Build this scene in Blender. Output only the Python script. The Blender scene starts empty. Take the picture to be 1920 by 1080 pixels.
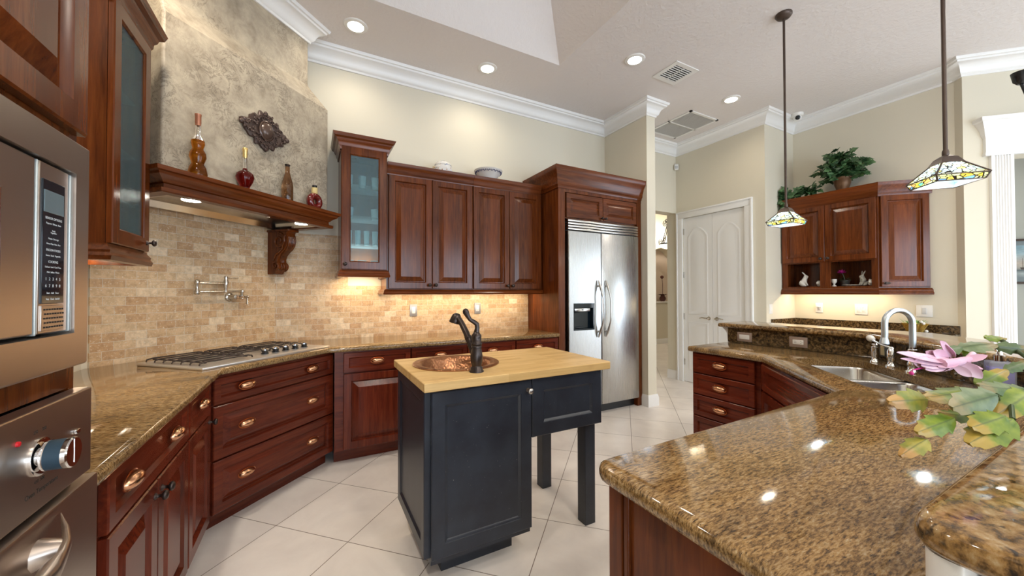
import bpy, bmesh, math, random
from mathutils import Vector, Matrix
SC = bpy.context.scene
COL = SC.collection
R2 = math.sqrt(2.0)
rnd = random.Random(11)

# ------------------------------------------------------------------ camera
# origin: the camera stands over the plan origin, 1.33 m high. +Y runs along the oven wall, +X along the back wall
cd = bpy.data.cameras.new('camera')
cam = bpy.data.objects.new('camera', cd)
COL.objects.link(cam)
cd.sensor_width = 36.0
cd.sensor_fit = 'HORIZONTAL'
cd.lens = 36.0 * 698.3 / 1920.0
cd.clip_start = 0.02
_y, _p, _r = math.radians(28.315), math.radians(0.759), math.radians(-0.113)
_fw = Vector((math.sin(_y) * math.cos(_p), math.cos(_y) * math.cos(_p), math.sin(_p)))
_rt = Vector((math.cos(_y), -math.sin(_y), 0))
_up = _rt.cross(_fw)
_r1 = _rt * math.cos(_r) + _up * math.sin(_r)
_u1 = -_rt * math.sin(_r) + _up * math.cos(_r)
m = Matrix((_r1, _u1, -_fw)).transposed().to_4x4()
m.translation = Vector((0, 0, 1.33))
cam.matrix_world = m
SC.camera = cam

# ------------------------------------------------------------------ world, exposure, daylight
SC.view_settings.view_transform = 'Standard'
SC.view_settings.look = 'None'
SC.view_settings.exposure = 0.95
SC.view_settings.gamma = 1.0
SC.view_settings.use_curve_mapping = False
SC.cycles.use_denoising = True
SC.cycles.max_bounces = 10
SC.cycles.diffuse_bounces = 5
SC.cycles.sample_clamp_indirect = 6.0
SC.cycles.caustics_reflective = False
SC.cycles.caustics_refractive = False
W = bpy.data.worlds.new('sky')
SC.world = W
W.use_nodes = True
_nt = W.node_tree
_bg = _nt.nodes['Background']
_bg.inputs[0].default_value = (0.62, 0.78, 1.0, 1)
_bg.inputs[1].default_value = 2.2


def area(name, loc, target, sx, sy, power, col, spread=180):
    l = bpy.data.lights.new(name, 'AREA')
    l.shape = 'RECTANGLE'
    l.size, l.size_y = sx, sy
    l.energy = power
    l.color = col
    l.spread = math.radians(spread)
    o = bpy.data.objects.new(name, l)
    COL.objects.link(o)
    o.location = loc
    d = Vector(target) - Vector(loc)
    o.rotation_euler = d.to_track_quat('-Z', 'Y').to_euler()
    return o


# daylight coming in through the three windows behind the camera and the glazed doors of the breakfast side
for _i, _x in enumerate((-0.6, 1.9, 4.4)):
    area('daylight_window', (_x, -4.9, 1.45), (_x, 0, 1.35), 1.9, 2.4, 42, (0.76, 0.88, 1.0))
area('daylight_doors', (8.9, -2.6, 1.4), (0, -0.6, 1.2), 2.6, 2.4, 45, (0.82, 0.91, 1.0))

CEIL = 3.57
WARM = (1.0, 0.83, 0.62)
# ------------------------------------------------------------------ mesh helpers


class G:
    """collects geometry for ONE mesh object"""

    def __init__(s):
        s.bm = bmesh.new()
        s.mi = 0
        s.mx = Matrix()

    def v(s, p):
        return s.bm.verts.new(s.mx @ Vector(p))

    def f(s, vs):
        try:
            fc = s.bm.faces.new(vs)
        except ValueError:
            return None
        fc.material_index = s.mi
        return fc

    def box(s, x0, x1, y0, y1, z0, z1, b=0.0, seg=2):
        vs = [s.v((x, y, z)) for z in (z0, z1) for y in (y0, y1) for x in (x0, x1)]
        fs = [s.f([vs[i] for i in q]) for q in ((0, 2, 3, 1), (4, 5, 7, 6), (0, 1, 5, 4), (2, 6, 7, 3), (0, 4, 6, 2), (1, 3, 7, 5))]
        if b > 0:
            es = list({e for f in fs for e in f.edges})
            bmesh.ops.bevel(s.bm, geom=es, offset=b, segments=seg, affect='EDGES', profile=0.5)
        return s

    def loft(s, rings, closed=True, c0=True, c1=True):
        vr = [[s.v(p) for p in r] for r in rings]
        n = len(vr[0])
        for a, b in zip(vr, vr[1:]):
            for i in range(n if closed else n - 1):
                j = (i + 1) % n
                s.f((a[i], a[j], b[j], b[i]))
        if c0:
            s.f(vr[0][::-1])
        if c1:
            s.f(vr[-1])
        return vr

    def prism(s, poly, z0, z1):
        s.loft([[(x, y, z0) for x, y in poly], [(x, y, z1) for x, y in poly]])
        return s

    def extr(s, prof, x0, x1):
        """profile in (y,z) pulled along x"""
        s.loft([[(x0, y, z) for y, z in prof], [(x1, y, z) for y, z in prof]])
        return s

    def lathe(s, prof, c=(0, 0, 0), axis=(0, 0, 1), n=20, sx=1.0, sy=1.0, c0=True, c1=True):
        q = Vector((0, 0, 1)).rotation_difference(Vector(axis).normalized())
        C = Vector(c)
        rings = []
        for r, z in prof:
            r = max(r, 1e-4)
            rings.append([tuple(C + q @ Vector((r * sx * math.cos(2 * math.pi * i / n), r * sy * math.sin(2 * math.pi * i / n), z))) for i in range(n)])
        s.loft(rings, True, c0, c1)
        return s

    def ball(s, c, r, n=14, sx=1, sy=1, sz=1):
        k = max(6, n // 2)
        rings = []
        for a in range(k + 1):
            t = math.pi * a / k
            rr = max(1e-4, math.sin(t)) * r
            rings.append([(c[0] + rr * sx * math.cos(2 * math.pi * i / n), c[1] + rr * sy * math.sin(2 * math.pi * i / n), c[2] - r * sz * math.cos(t)) for i in range(n)])
        s.loft(rings)
        return s

    def tube(s, pts, r, n=10, flat=None, up=(0, 0, 1)):
        """round (or flattened) bar along a polyline; r a number or one per point"""
        pts = [Vector(p) for p in pts]
        rs = r if isinstance(r, (list, tuple)) else [r] * len(pts)
        fl = flat if isinstance(flat, (list, tuple)) else [flat if flat else 1.0] * len(pts)
        rings = []
        prev = None
        for i, p in enumerate(pts):
            t = (pts[min(i + 1, len(pts) - 1)] - pts[max(i - 1, 0)]).normalized()
            if prev is None:
                a = Vector(up)
                if abs(a.dot(t)) > 0.95:
                    a = Vector((1, 0, 0)) if abs(t.x) < 0.9 else Vector((0, 1, 0))
                a = (a - t * a.dot(t)).normalized()
            else:
                a = (prev - t * prev.dot(t)).normalized()
            prev = a
            b = t.cross(a)
            rings.append([tuple(p + a * (rs[i] * math.cos(2 * math.pi * k / n)) + b * (rs[i] * fl[i] * math.sin(2 * math.pi * k / n))) for k in range(n)])
        s.loft(rings)
        return s

    def sweep(s, path, prof, closed=False):
        """moulding: profile (out, z) swept along plan path, out is to the right of travel"""
        n = len(path)
        P = [Vector((p[0], p[1])) for p in path]
        rings = []
        for i in range(n):
            d0 = d1 = None
            if i > 0 or closed:
                d0 = (P[i] - P[i - 1]).normalized()
            if i < n - 1 or closed:
                d1 = (P[(i + 1) % n] - P[i]).normalized()
            d0 = d0 or d1
            d1 = d1 or d0
            n0 = Vector((d0.y, -d0.x))
            n1 = Vector((d1.y, -d1.x))
            mm = (n0 + n1)
            mm = mm / max(0.15, mm.length_squared / 2.0)
            rings.append([(P[i].x + mm.x * o, P[i].y + mm.y * o, z) for o, z in prof])
        if closed:
            rings.append(rings[0])
        s.loft(rings, True, not closed, not closed)
        return s

    def panel(s, x0, x1, z0, z1, y, t, rings, fill=True):
        """door or drawer front: faces -y at depth y, thickness t, rings = [(inset, depth)]"""
        def R(i, d):
            return [(x0 + i, y + d, z0 + i), (x1 - i, y + d, z0 + i), (x1 - i, y + d, z1 - i), (x0 + i, y + d, z1 - i)]
        rr = [R(0, t), R(0, 0.004), R(0.004, 0)] + [R(i, d) for i, d in rings]
        if not fill:
            rr.append(R(rings[-1][0], t))
            rr.append(R(0, t))
        s.loft(rr, True, fill, fill)
        return s

    def slab(s, poly, prof, holes=()):
        """stone slab with an edge profile [(inset, z)] listed bottom to top, poly counter-clockwise"""
        rings = [[(p[0], p[1], z) for p in inset(poly, i)] for i, z in prof]
        if not holes:
            s.loft(rings)
            return s
        vr = s.loft(rings, True, False, False)
        zb, zt = prof[0][1], prof[-1][1]
        hb = [[s.v((x, y, zb)) for x, y in h] for h in holes]
        ht = [[s.v((x, y, zt)) for x, y in h] for h in holes]
        for B, T_ in zip(hb, ht):
            n = len(B)
            for i in range(n):
                s.f((B[i], B[(i + 1) % n], T_[(i + 1) % n], T_[i]))
        for outer, hs in ((vr[0], hb), (vr[-1], ht)):
            es = []
            for loop in [outer] + hs:
                for i in range(len(loop)):
                    a, b = loop[i], loop[(i + 1) % len(loop)]
                    e = s.bm.edges.get((a, b)) or s.bm.edges.new((a, b))
                    es.append(e)
            r = bmesh.ops.triangle_fill(s.bm, use_beauty=True, use_dissolve=False, edges=es)
            for g in r['geom']:
                if isinstance(g, bmesh.types.BMFace):
                    g.material_index = s.mi
        return s

    def out(s, name, mats, parent=None, loc=(0, 0, 0), rz=0.0, ang=32, recalc=True):
        if recalc:
            bmesh.ops.recalc_face_normals(s.bm, faces=s.bm.faces[:])
        me = bpy.data.meshes.new(name)
        s.bm.to_mesh(me)
        s.bm.free()
        for mt in (mats if isinstance(mats, (list, tuple)) else [mats]):
            me.materials.append(mt)
        if ang:
            me.polygons.foreach_set('use_smooth', [True] * len(me.polygons))
            me.set_sharp_from_angle(angle=math.radians(ang))
        o = bpy.data.objects.new(name, me)
        COL.objects.link(o)
        o.location = loc
        o.rotation_euler = (0, 0, math.radians(rz))
        if parent:
            o.parent = parent
        return o


def inset(poly, d):
    n = len(poly)
    res = []
    for i in range(n):
        p0, p1, p2 = Vector(poly[i - 1]), Vector(poly[i]), Vector(poly[(i + 1) % n])
        d0 = (p1 - p0).normalized()
        d1 = (p2 - p1).normalized()
        n0 = Vector((-d0.y, d0.x))
        n1 = Vector((-d1.y, d1.x))
        mm = n0 + n1
        mm = mm / max(0.2, mm.length_squared / 2.0)
        res.append((p1.x + mm.x * d, p1.y + mm.y * d))
    return res


def rounded(poly, rad, seg=5):
    """round the corners of a plan polygon; rad a number or one per corner"""
    n = len(poly)
    rad = rad if isinstance(rad, (list, tuple)) else [rad] * n
    res = []
    for i in range(n):
        p0, p1, p2 = Vector(poly[i - 1]), Vector(poly[i]), Vector(poly[(i + 1) % n])
        r = rad[i]
        if r <= 0:
            res.append((p1.x, p1.y))
            continue
        a = p1 + (p0 - p1).normalized() * r
        b = p1 + (p2 - p1).normalized() * r
        for k in range(seg + 1):
            t = k / seg
            q = a * (1 - t) ** 2 + p1 * 2 * t * (1 - t) + b * t * t
            res.append((q.x, q.y))
    return res


def circle(cx, cy, r, n=32, ry=None):
    return [(cx + r * math.cos(2 * math.pi * i / n), cy + (ry or r) * math.sin(2 * math.pi * i / n)) for i in range(n)]


def DP(s, c, z=0.0):
    """point of the diagonal range wall's frame: s along it, c = y - x"""
    return ((s * R2 - c) / 2, (s * R2 + c) / 2, z)


def tag(o, label, cat, group=None):
    o['label'] = label
    o['category'] = cat
    if group:
        o['group'] = group
    return o


def T(name, label, cat, loc=(0, 0, 0), rz=0.0, group=None):
    o = bpy.data.objects.new(name, None)
    o.empty_display_size = 0.1
    COL.objects.link(o)
    o.location = loc
    o.rotation_euler = (0, 0, math.radians(rz))
    return tag(o, label, cat, group)


def ST(o):
    o['kind'] = 'structure'
    return o


def kids(o):
    return [c for c in bpy.data.objects if c.parent == o]


def dup(root, loc, rz=0.0, label=None, group=None):
    r = root.copy()
    COL.objects.link(r)
    r.location = loc
    r.rotation_euler = (0, 0, math.radians(rz))
    if label:
        r['label'] = label
    if group:
        r['group'] = group
    for ch in kids(root):
        c = ch.copy()
        COL.objects.link(c)
        c.parent = r
        for g in kids(ch):
            d = g.copy()
            COL.objects.link(d)
            d.parent = c
    return r


def lamp(name, loc, power, col, size=0.05, kind='POINT', spot=None, parent=None, blend=0.6):
    l = bpy.data.lights.new(name, kind)
    l.energy = power
    l.color = col
    if kind == 'AREA':
        l.shape = 'DISK'
        l.size = size
    else:
        l.shadow_soft_size = size
    if spot:
        l.spot_size = math.radians(spot)
        l.spot_blend = blend
    o = bpy.data.objects.new(name, l)
    COL.objects.link(o)
    o.location = loc
    if parent:
        o.parent = parent
    return o


def lettering(items, mat, parent, name):
    """several lines of print as ONE mesh; items = (body, size, (x, y, z), line spacing), facing local -y"""
    bm = bmesh.new()
    for body, size, loc, sp in items:
        c = bpy.data.curves.new('print', 'FONT')
        c.body = body
        c.size = size
        c.align_x = 'CENTER'
        c.align_y = 'CENTER'
        c.space_line = sp
        c.extrude = 0.0001
        o = bpy.data.objects.new('print', c)
        COL.objects.link(o)
        dg = bpy.context.evaluated_depsgraph_get()
        me = bpy.data.meshes.new_from_object(o.evaluated_get(dg))
        me.transform(Matrix.Translation(loc) @ Matrix.Rotation(math.radians(90), 4, 'X'))
        bm.from_mesh(me)
        bpy.data.objects.remove(o)
        bpy.data.meshes.remove(me)
        bpy.data.curves.remove(c)
    me = bpy.data.meshes.new(name)
    bm.to_mesh(me)
    bm.free()
    me.materials.append(mat)
    o = bpy.data.objects.new(name, me)
    COL.objects.link(o)
    o.parent = parent
    return o


# ------------------------------------------------------------------ materials
def mk(name):
    m_ = bpy.data.materials.new(name)
    m_.use_nodes = True
    nt = m_.node_tree
    return m_, nt, nt.nodes['Principled BSDF']


def plain(name, col, rough=0.5, metal=0.0, **kw):
    m_, nt, b = mk(name)
    b.inputs['Base Color'].default_value = (*col, 1)
    b.inputs['Roughness'].default_value = rough
    b.inputs['Metallic'].default_value = metal
    for k, v_ in kw.items():
        b.inputs[k.replace('_', ' ')].default_value = v_
    return m_


def nd(nt, kind, **kw):
    n = nt.nodes.new(kind)
    for k, v_ in kw.items():
        if k in n.inputs:
            n.inputs[k].default_value = v_
        else:
            setattr(n, k, v_)
    return n


def coords(nt, scale=(1, 1, 1), loc=(0, 0, 0), rot=(0, 0, 0), src='Object'):
    tc = nd(nt, 'ShaderNodeTexCoord')
    mp = nd(nt, 'ShaderNodeMapping')
    mp.inputs['Scale'].default_value = scale
    mp.inputs['Location'].default_value = loc
    mp.inputs['Rotation'].default_value = rot
    nt.links.new(tc.outputs[src], mp.inputs['Vector'])
    return mp.outputs[0]


def ramp(nt, fac, stops, interp='LINEAR'):
    r = nd(nt, 'ShaderNodeValToRGB')
    cr = r.color_ramp
    cr.interpolation = interp
    while len(cr.elements) < len(stops):
        cr.elements.new(0.5)
    for e, (p, c) in zip(cr.elements, stops):
        e.position = p
        e.color = (*c, 1) if len(c) == 3 else c
    nt.links.new(fac, r.inputs[0])
    return r.outputs[0]


def noise(nt, vec, scale, detail=4, rough=0.55, dist=0.0):
    n = nd(nt, 'ShaderNodeTexNoise')
    n.inputs['Scale'].default_value = scale
    n.inputs['Detail'].default_value = detail
    n.inputs['Roughness'].default_value = rough
    n.inputs['Distortion'].default_value = dist
    nt.links.new(vec, n.inputs['Vector'])
    return n.outputs[0]


def mix(nt, a, b, fac, mode='MIX'):
    n = nd(nt, 'ShaderNodeMix', data_type='RGBA', blend_type=mode)
    for sock, v_ in ((n.inputs[0], fac), (n.inputs[6], a), (n.inputs[7], b)):
        if hasattr(v_, 'links') or isinstance(v_, bpy.types.NodeSocket):
            nt.links.new(v_, sock)
        elif isinstance(v_, (int, float)):
            sock.default_value = v_
        else:
            sock.default_value = (*v_, 1) if len(v_) == 3 else v_
    return n.outputs[2]


def bump(nt, b, h, strength=0.2, dist=0.01):
    n = nd(nt, 'ShaderNodeBump')
    n.inputs['Strength'].default_value = strength
    n.inputs['Distance'].default_value = dist
    nt.links.new(h, n.inputs['Height'])
    nt.links.new(n.outputs[0], b.inputs['Normal'])


def wood(name, along, c0, c1, c2, rough=0.2):
    m_, nt, b = mk(name)
    sc = {'z': (1, 1, 0.07), 'x': (0.07, 1, 1), 'y': (1, 0.07, 1)}[along]
    tc = nd(nt, 'ShaderNodeTexCoord')
    oi = nd(nt, 'ShaderNodeObjectInfo')
    ad = nd(nt, 'ShaderNodeVectorMath', operation='ADD')
    ml = nd(nt, 'ShaderNodeVectorMath', operation='SCALE')
    ml.inputs['Scale'].default_value = 9.0
    cx = nd(nt, 'ShaderNodeCombineXYZ')
    for i in range(3):
        nt.links.new(oi.outputs['Random'], cx.inputs[i])
    nt.links.new(cx.outputs[0], ml.inputs[0])
    nt.links.new(tc.outputs['Object'], ad.inputs[0])
    nt.links.new(ml.outputs[0], ad.inputs[1])
    mp = nd(nt, 'ShaderNodeMapping')
    mp.inputs['Scale'].default_value = sc
    nt.links.new(ad.outputs[0], mp.inputs['Vector'])
    g1 = noise(nt, mp.outputs[0], 55, 5, 0.65, 0.4)
    g2 = noise(nt, mp.outputs[0], 7, 3, 0.5, 0.8)
    col1 = ramp(nt, g1, [(0.3, c0), (0.5, c1), (0.72, c2)])
    col2 = ramp(nt, g2, [(0.35, tuple(x * 0.5 for x in c1)), (0.65, tuple(x * 1.45 for x in c1))])
    col = mix(nt, col1, col2, 0.5)
    nt.links.new(col, b.inputs['Base Color'])
    b.inputs['Roughness'].default_value = rough
    b.inputs['Specular IOR Level'].default_value = 0.32
    bump(nt, b, g1, 0.04, 0.002)
    return m_


CH0, CH1, CH2 = (0.03, 0.006, 0.002), (0.115, 0.027, 0.0055), (0.215, 0.063, 0.0125)
M_WV = wood('cherry_upright', 'z', CH0, CH1, CH2)
M_WH = wood('cherry_sideways', 'x', CH0, CH1, CH2)
R0, R1, R_2 = (0.028, 0.0048, 0.003), (0.115, 0.0185, 0.0075), (0.2, 0.042, 0.0145)
M_RV = wood('mahogany_red_upright', 'z', R0, R1, R_2)
M_RH = wood('mahogany_red_sideways', 'x', R0, R1, R_2)


def granite(name, seed, stretch, sc=155, sps=185):
    m_, nt, b = mk(name)
    v1 = coords(nt, stretch, (seed, seed * 0.7, 0))
    v2 = coords(nt, (1, 1, 1), (seed, 0, seed))
    a = noise(nt, v1, sc, 5, 0.68, 0.2)
    c = ramp(nt, a, [(0.3, (0.025, 0.018, 0.011)), (0.42, (0.13, 0.08, 0.036)), (0.52, (0.29, 0.18, 0.075)), (0.63, (0.38, 0.28, 0.155)), (0.76, (0.5, 0.44, 0.34))])
    big = noise(nt, v1, 3.2, 6, 0.65, 1.2)
    tint = ramp(nt, big, [(0.3, (0.38, 0.36, 0.35)), (0.45, (0.85, 0.8, 0.74)), (0.56, (1.05, 0.98, 0.86)), (0.72, (1.25, 1.22, 1.2))])
    c = mix(nt, c, tint, 1.0, 'MULTIPLY')
    sp = noise(nt, v1, sps, 3, 0.6, 0.4)
    dark = ramp(nt, sp, [(0.31, (0.9, 0.9, 0.9)), (0.38, (0, 0, 0))])
    c = mix(nt, c, (0.016, 0.014, 0.012), dark)
    nt.links.new(c, b.inputs['Base Color'])
    b.inputs['Roughness'].default_value = 0.07
    b.inputs['Specular IOR Level'].default_value = 0.55
    return m_


M_GRAN = granite('gold_brown_granite', 1.3, (0.36, 1.5, 0.75))
M_GRANB = granite('blotched_bar_granite', 2.6, (0.8, 1.0, 0.8), 60, 48)
M_GRAN2 = granite('streaked_granite', 4.1, (0.4, 1.5, 0.9))
M_GRAND = None


def darkened_granite_mat():  # splash is the counter stone; its darker reflection is put into the colour
    m_, nt, b = mk('darkened_granite')
    v2 = coords(nt)
    a = noise(nt, v2, 48, 6, 0.7, 0.4)
    c = ramp(nt, a, [(0.36, (0.012, 0.01, 0.008)), (0.47, (0.05, 0.032, 0.015)), (0.57, (0.15, 0.09, 0.035)), (0.68, (0.2, 0.16, 0.1))])
    nt.links.new(c, b.inputs['Base Color'])
    b.inputs['Roughness'].default_value = 0.1
    return m_


M_GRAND = darkened_granite_mat()


def tile_mat():
    m_, nt, b = mk('tumbled_travertine_tile')
    tc = nd(nt, 'ShaderNodeTexCoord')
    sp = nd(nt, 'ShaderNodeSeparateXYZ')
    cb = nd(nt, 'ShaderNodeCombineXYZ')
    nt.links.new(tc.outputs['Object'], sp.inputs[0])
    nt.links.new(sp.outputs[0], cb.inputs[0])
    nt.links.new(sp.outputs[2], cb.inputs[1])
    br = nd(nt, 'ShaderNodeTexBrick')
    br.offset = 0.5
    br.inputs['Scale'].default_value = 1.0
    br.inputs['Brick Width'].default_value = 0.105
    br.inputs['Row Height'].default_value = 0.0525
    br.inputs['Mortar Size'].default_value = 0.0016
    br.inputs['Mortar Smooth'].default_value = 0.3
    br.inputs['Color1'].default_value = (0, 0, 0, 1)
    br.inputs['Color2'].default_value = (1, 1, 1, 1)
    br.inputs['Mortar'].default_value = (0.5, 0.5, 0.5, 1)
    nt.links.new(cb.outputs[0], br.inputs['Vector'])
    c = ramp(nt, br.outputs['Color'], [(0.0, (0.5, 0.315, 0.165)), (0.3, (0.54, 0.36, 0.2)), (0.6, (0.6, 0.43, 0.255)), (0.85, (0.65, 0.49, 0.31)), (1.0, (0.74, 0.6, 0.42))])
    n1 = noise(nt, tc.outputs['Object'], 38, 6, 0.65)
    c = mix(nt, c, ramp(nt, n1, [(0.35, (0.72, 0.68, 0.62)), (0.6, (1.08, 1.08, 1.08))]), 0.8, 'MULTIPLY')
    n2 = noise(nt, tc.outputs['Object'], 95, 3, 0.6)
    c = mix(nt, c, (0.68, 0.6, 0.48), ramp(nt, n2, [(0.6, (0, 0, 0)), (0.68, (1, 1, 1))]))
    c = mix(nt, c, (0.6, 0.53, 0.42), br.outputs['Fac'])
    nt.links.new(c, b.inputs['Base Color'])
    b.inputs['Roughness'].default_value = 0.55
    inv = nd(nt, 'ShaderNodeMath', operation='SUBTRACT')
    inv.inputs[0].default_value = 1.0
    nt.links.new(br.outputs['Fac'], inv.inputs[1])
    bump(nt, b, inv.outputs[0], 0.5, 0.003)
    return m_


M_TILE = tile_mat()


def floor_mat():
    m_, nt, b = mk('diagonal_cream_floor_tile')
    v = coords(nt, (1, 1, 1), (-1.672, -1.421, 0), (0, 0, math.radians(-45)))
    br = nd(nt, 'ShaderNodeTexBrick')
    br.offset = 0.0
    br.inputs['Scale'].default_value = 1.0
    br.inputs['Brick Width'].default_value = 0.494
    br.inputs['Row Height'].default_value = 0.494
    br.inputs['Mortar Size'].default_value = 0.0022
    br.inputs['Mortar Smooth'].default_value = 0.1
    br.inputs['Color1'].default_value = (0.84, 0.795, 0.75, 1)
    br.inputs['Color2'].default_value = (0.87, 0.825, 0.78, 1)
    br.inputs['Mortar'].default_value = (0.22, 0.17, 0.14, 1)
    nt.links.new(v, br.inputs['Vector'])
    n1 = noise(nt, v, 3.0, 5, 0.6, 0.5)
    c = mix(nt, br.outputs['Color'], ramp(nt, n1, [(0.35, (0.93, 0.91, 0.9)), (0.65, (1.05, 1.04, 1.03))]), 1.0, 'MULTIPLY')
    nt.links.new(c, b.inputs['Base Color'])
    b.inputs['Roughness'].default_value = 0.33
    b.inputs['Specular IOR Level'].default_value = 0.4
    return m_


M_FLOOR = floor_mat()


def plaster_mat():
    m_, nt, b = mk('mottled_venetian_plaster')
    v = coords(nt, (1, 1, 1))
    n1 = noise(nt, v, 8, 9, 0.68, 0.3)
    c = ramp(nt, n1, [(0.3, (0.27, 0.22, 0.155)), (0.5, (0.41, 0.345, 0.255)), (0.7, (0.53, 0.455, 0.335))])
    n2 = noise(nt, v, 13, 8, 0.72, 1.2)
    vein = ramp(nt, n2, [(0.47, (0, 0, 0)), (0.5, (1, 1, 1)), (0.53, (0, 0, 0))])
    n3 = noise(nt, v, 3, 2, 0.5)
    msk = ramp(nt, n3, [(0.4, (0, 0, 0)), (0.55, (0.9, 0.9, 0.9))])
    c = mix(nt, c, (0.15, 0.12, 0.085), mix(nt, vein, msk, 1.0, 'MULTIPLY'))
    nt.links.new(c, b.inputs['Base Color'])
    b.inputs['Roughness'].default_value = 0.62
    bump(nt, b, n1, 0.25, 0.01)
    return m_


M_PLAS = plaster_mat()


def paint(name, col, bs=0.0, sc=90, rough=0.6):
    m_, nt, b = mk(name)
    v = coords(nt)
    n = noise(nt, v, 0.9, 2)
    c = mix(nt, col, ramp(nt, n, [(0.3, (0.97, 0.97, 0.97)), (0.7, (1.02, 1.02, 1.02))]), 1.0, 'MULTIPLY')
    nt.links.new(c, b.inputs['Base Color'])
    b.inputs['Roughness'].default_value = rough
    if bs:
        bump(nt, b, noise(nt, v, sc, 3, 0.6), bs, 0.006)
    return m_


M_WALL = paint('cream_wall_paint', (0.685, 0.635, 0.515), 0.05, 160)
M_GREYWALL = paint('grey_green_wall_paint', (0.5, 0.52, 0.49))
M_CEIL = paint('textured_ceiling_paint', (0.74, 0.7, 0.68), 0.9, 32, 0.8)
M_TRIM = paint('white_trim_paint', (0.82, 0.815, 0.8), 0, 90, 0.35)
M_NICHE = paint('rosy_niche_paint', (0.62, 0.5, 0.4))
M_WHITE = plain('white_plastic', (0.8, 0.79, 0.76), 0.35)


def steel_mat(name, col, rough, axis):
    m_, nt, b = mk(name)
    sc = {'x': (0.6, 60, 60), 'z': (60, 60, 0.6)}[axis]
    v = coords(nt, sc)
    n = noise(nt, v, 6, 3, 0.6)
    b.inputs['Base Color'].default_value = (*col, 1)
    b.inputs['Metallic'].default_value = 1.0
    r = nd(nt, 'ShaderNodeMapRange')
    r.inputs['To Min'].default_value = rough * 0.85
    r.inputs['To Max'].default_value = rough * 1.15
    nt.links.new(n, r.inputs['Value'])
    nt.links.new(r.outputs[0], b.inputs['Roughness'])
    bump(nt, b, n, 0.006, 0.0005)
    return m_


M_STEEL = steel_mat('brushed_steel', (0.62, 0.6, 0.57), 0.22, 'x')
M_STEELV = steel_mat('brushed_steel_upright', (0.5, 0.5, 0.49), 0.27, 'z')
M_STEELOV = steel_mat('bronzed_oven_steel', (0.5, 0.43, 0.375), 0.33, 'x')
M_CHROME = plain('polished_chrome', (0.82, 0.82, 0.82), 0.08, 1.0)
M_NICKEL = plain('brushed_nickel', (0.55, 0.52, 0.47), 0.25, 1.0)
M_COPPER = plain('antique_copper_pull', (0.7, 0.38, 0.22), 0.24, 1.0)
M_BRONZE = plain('oil_rubbed_bronze', (0.055, 0.042, 0.038), 0.28, 0.75)
M_IRON = plain('cast_iron', (0.055, 0.04, 0.034), 0.45, 0.3)
M_ROD = plain('brown_lamp_metal', (0.085, 0.06, 0.048), 0.4, 0.6)
M_BLACK = plain('black_plastic', (0.01, 0.01, 0.012), 0.25)
M_BLACKGL = plain('black_glass', (0.006, 0.012, 0.018), 0.05)
M_DARK = plain('dark_recess', (0.012, 0.01, 0.009), 0.7)
M_PEWTER = plain('pewter_knob', (0.5, 0.48, 0.45), 0.3, 1.0)


def black_paint():
    m_, nt, b = mk('worn_blue_black_paint')
    v = coords(nt)
    n = noise(nt, v, 130, 2, 0.5)
    n2 = noise(nt, v, 5, 4, 0.6)
    c = ramp(nt, n2, [(0.35, (0.016, 0.019, 0.028)), (0.65, (0.028, 0.035, 0.049))])
    c = mix(nt, c, (0.2, 0.19, 0.18), ramp(nt, n, [(0.745, (0, 0, 0)), (0.76, (1, 1, 1))]))
    nt.links.new(c, b.inputs['Base Color'])
    b.inputs['Roughness'].default_value = 0.36
    return m_


M_BLKPAINT = black_paint()


def block_mat():
    m_, nt, b = mk('butcher_block_maple')
    v = coords(nt, (0.8, 14, 14))
    br = nd(nt, 'ShaderNodeTexBrick')
    br.offset = 0.37
    br.inputs['Scale'].default_value = 1.0
    br.inputs['Brick Width'].default_value = 0.42
    br.inputs['Row Height'].default_value = 0.04
    br.inputs['Mortar Size'].default_value = 0.0003
    br.inputs['Color1'].default_value = (0, 0, 0, 1)
    br.inputs['Color2'].default_value = (1, 1, 1, 1)
    br.inputs['Mortar'].default_value = (0.3, 0.3, 0.3, 1)
    nt.links.new(coords(nt), br.inputs['Vector'])
    c = ramp(nt, br.outputs['Color'], [(0, (0.58, 0.37, 0.14)), (0.5, (0.66, 0.44, 0.18)), (1, (0.72, 0.5, 0.23))])
    g = noise(nt, v, 5, 5, 0.6)
    c = mix(nt, c, ramp(nt, g, [(0.3, (0.82, 0.76, 0.68)), (0.6, (1.05, 1.05, 1.05))]), 0.85, 'MULTIPLY')
    st = noise(nt, coords(nt), 4.5, 4, 0.6)
    c = mix(nt, c, (0.4, 0.22, 0.08), ramp(nt, st, [(0.62, (0, 0, 0)), (0.75, (0.5, 0.5, 0.5))]))
    nt.links.new(c, b.inputs['Base Color'])
    b.inputs['Roughness'].default_value = 0.42
    return m_


M_BLOCK = block_mat()


def copper_mat():
    m_, nt, b = mk('hammered_copper')
    v = coords(nt)
    vo = nd(nt, 'ShaderNodeTexVoronoi', feature='SMOOTH_F1')
    vo.inputs['Scale'].default_value = 75
    nt.links.new(v, vo.inputs['Vector'])
    n = noise(nt, v, 8, 3)
    c = ramp(nt, n, [(0.3, (0.23, 0.1, 0.05)), (0.7, (0.46, 0.22, 0.11))])
    nt.links.new(c, b.inputs['Base Color'])
    b.inputs['Metallic'].default_value = 0.95
    b.inputs['Roughness'].default_value = 0.3
    bump(nt, b, vo.outputs['Distance'], 0.6, 0.006)
    return m_


M_HAMMER = copper_mat()


def glass(name, col=(1, 1, 1), rough=0.0, ior=1.45):
    m_, nt, b = mk(name)
    b.inputs['Base Color'].default_value = (*col, 1)
    b.inputs['Transmission Weight'].default_value = 1.0
    b.inputs['Roughness'].default_value = rough
    b.inputs['IOR'].default_value = ior
    return m_


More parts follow.
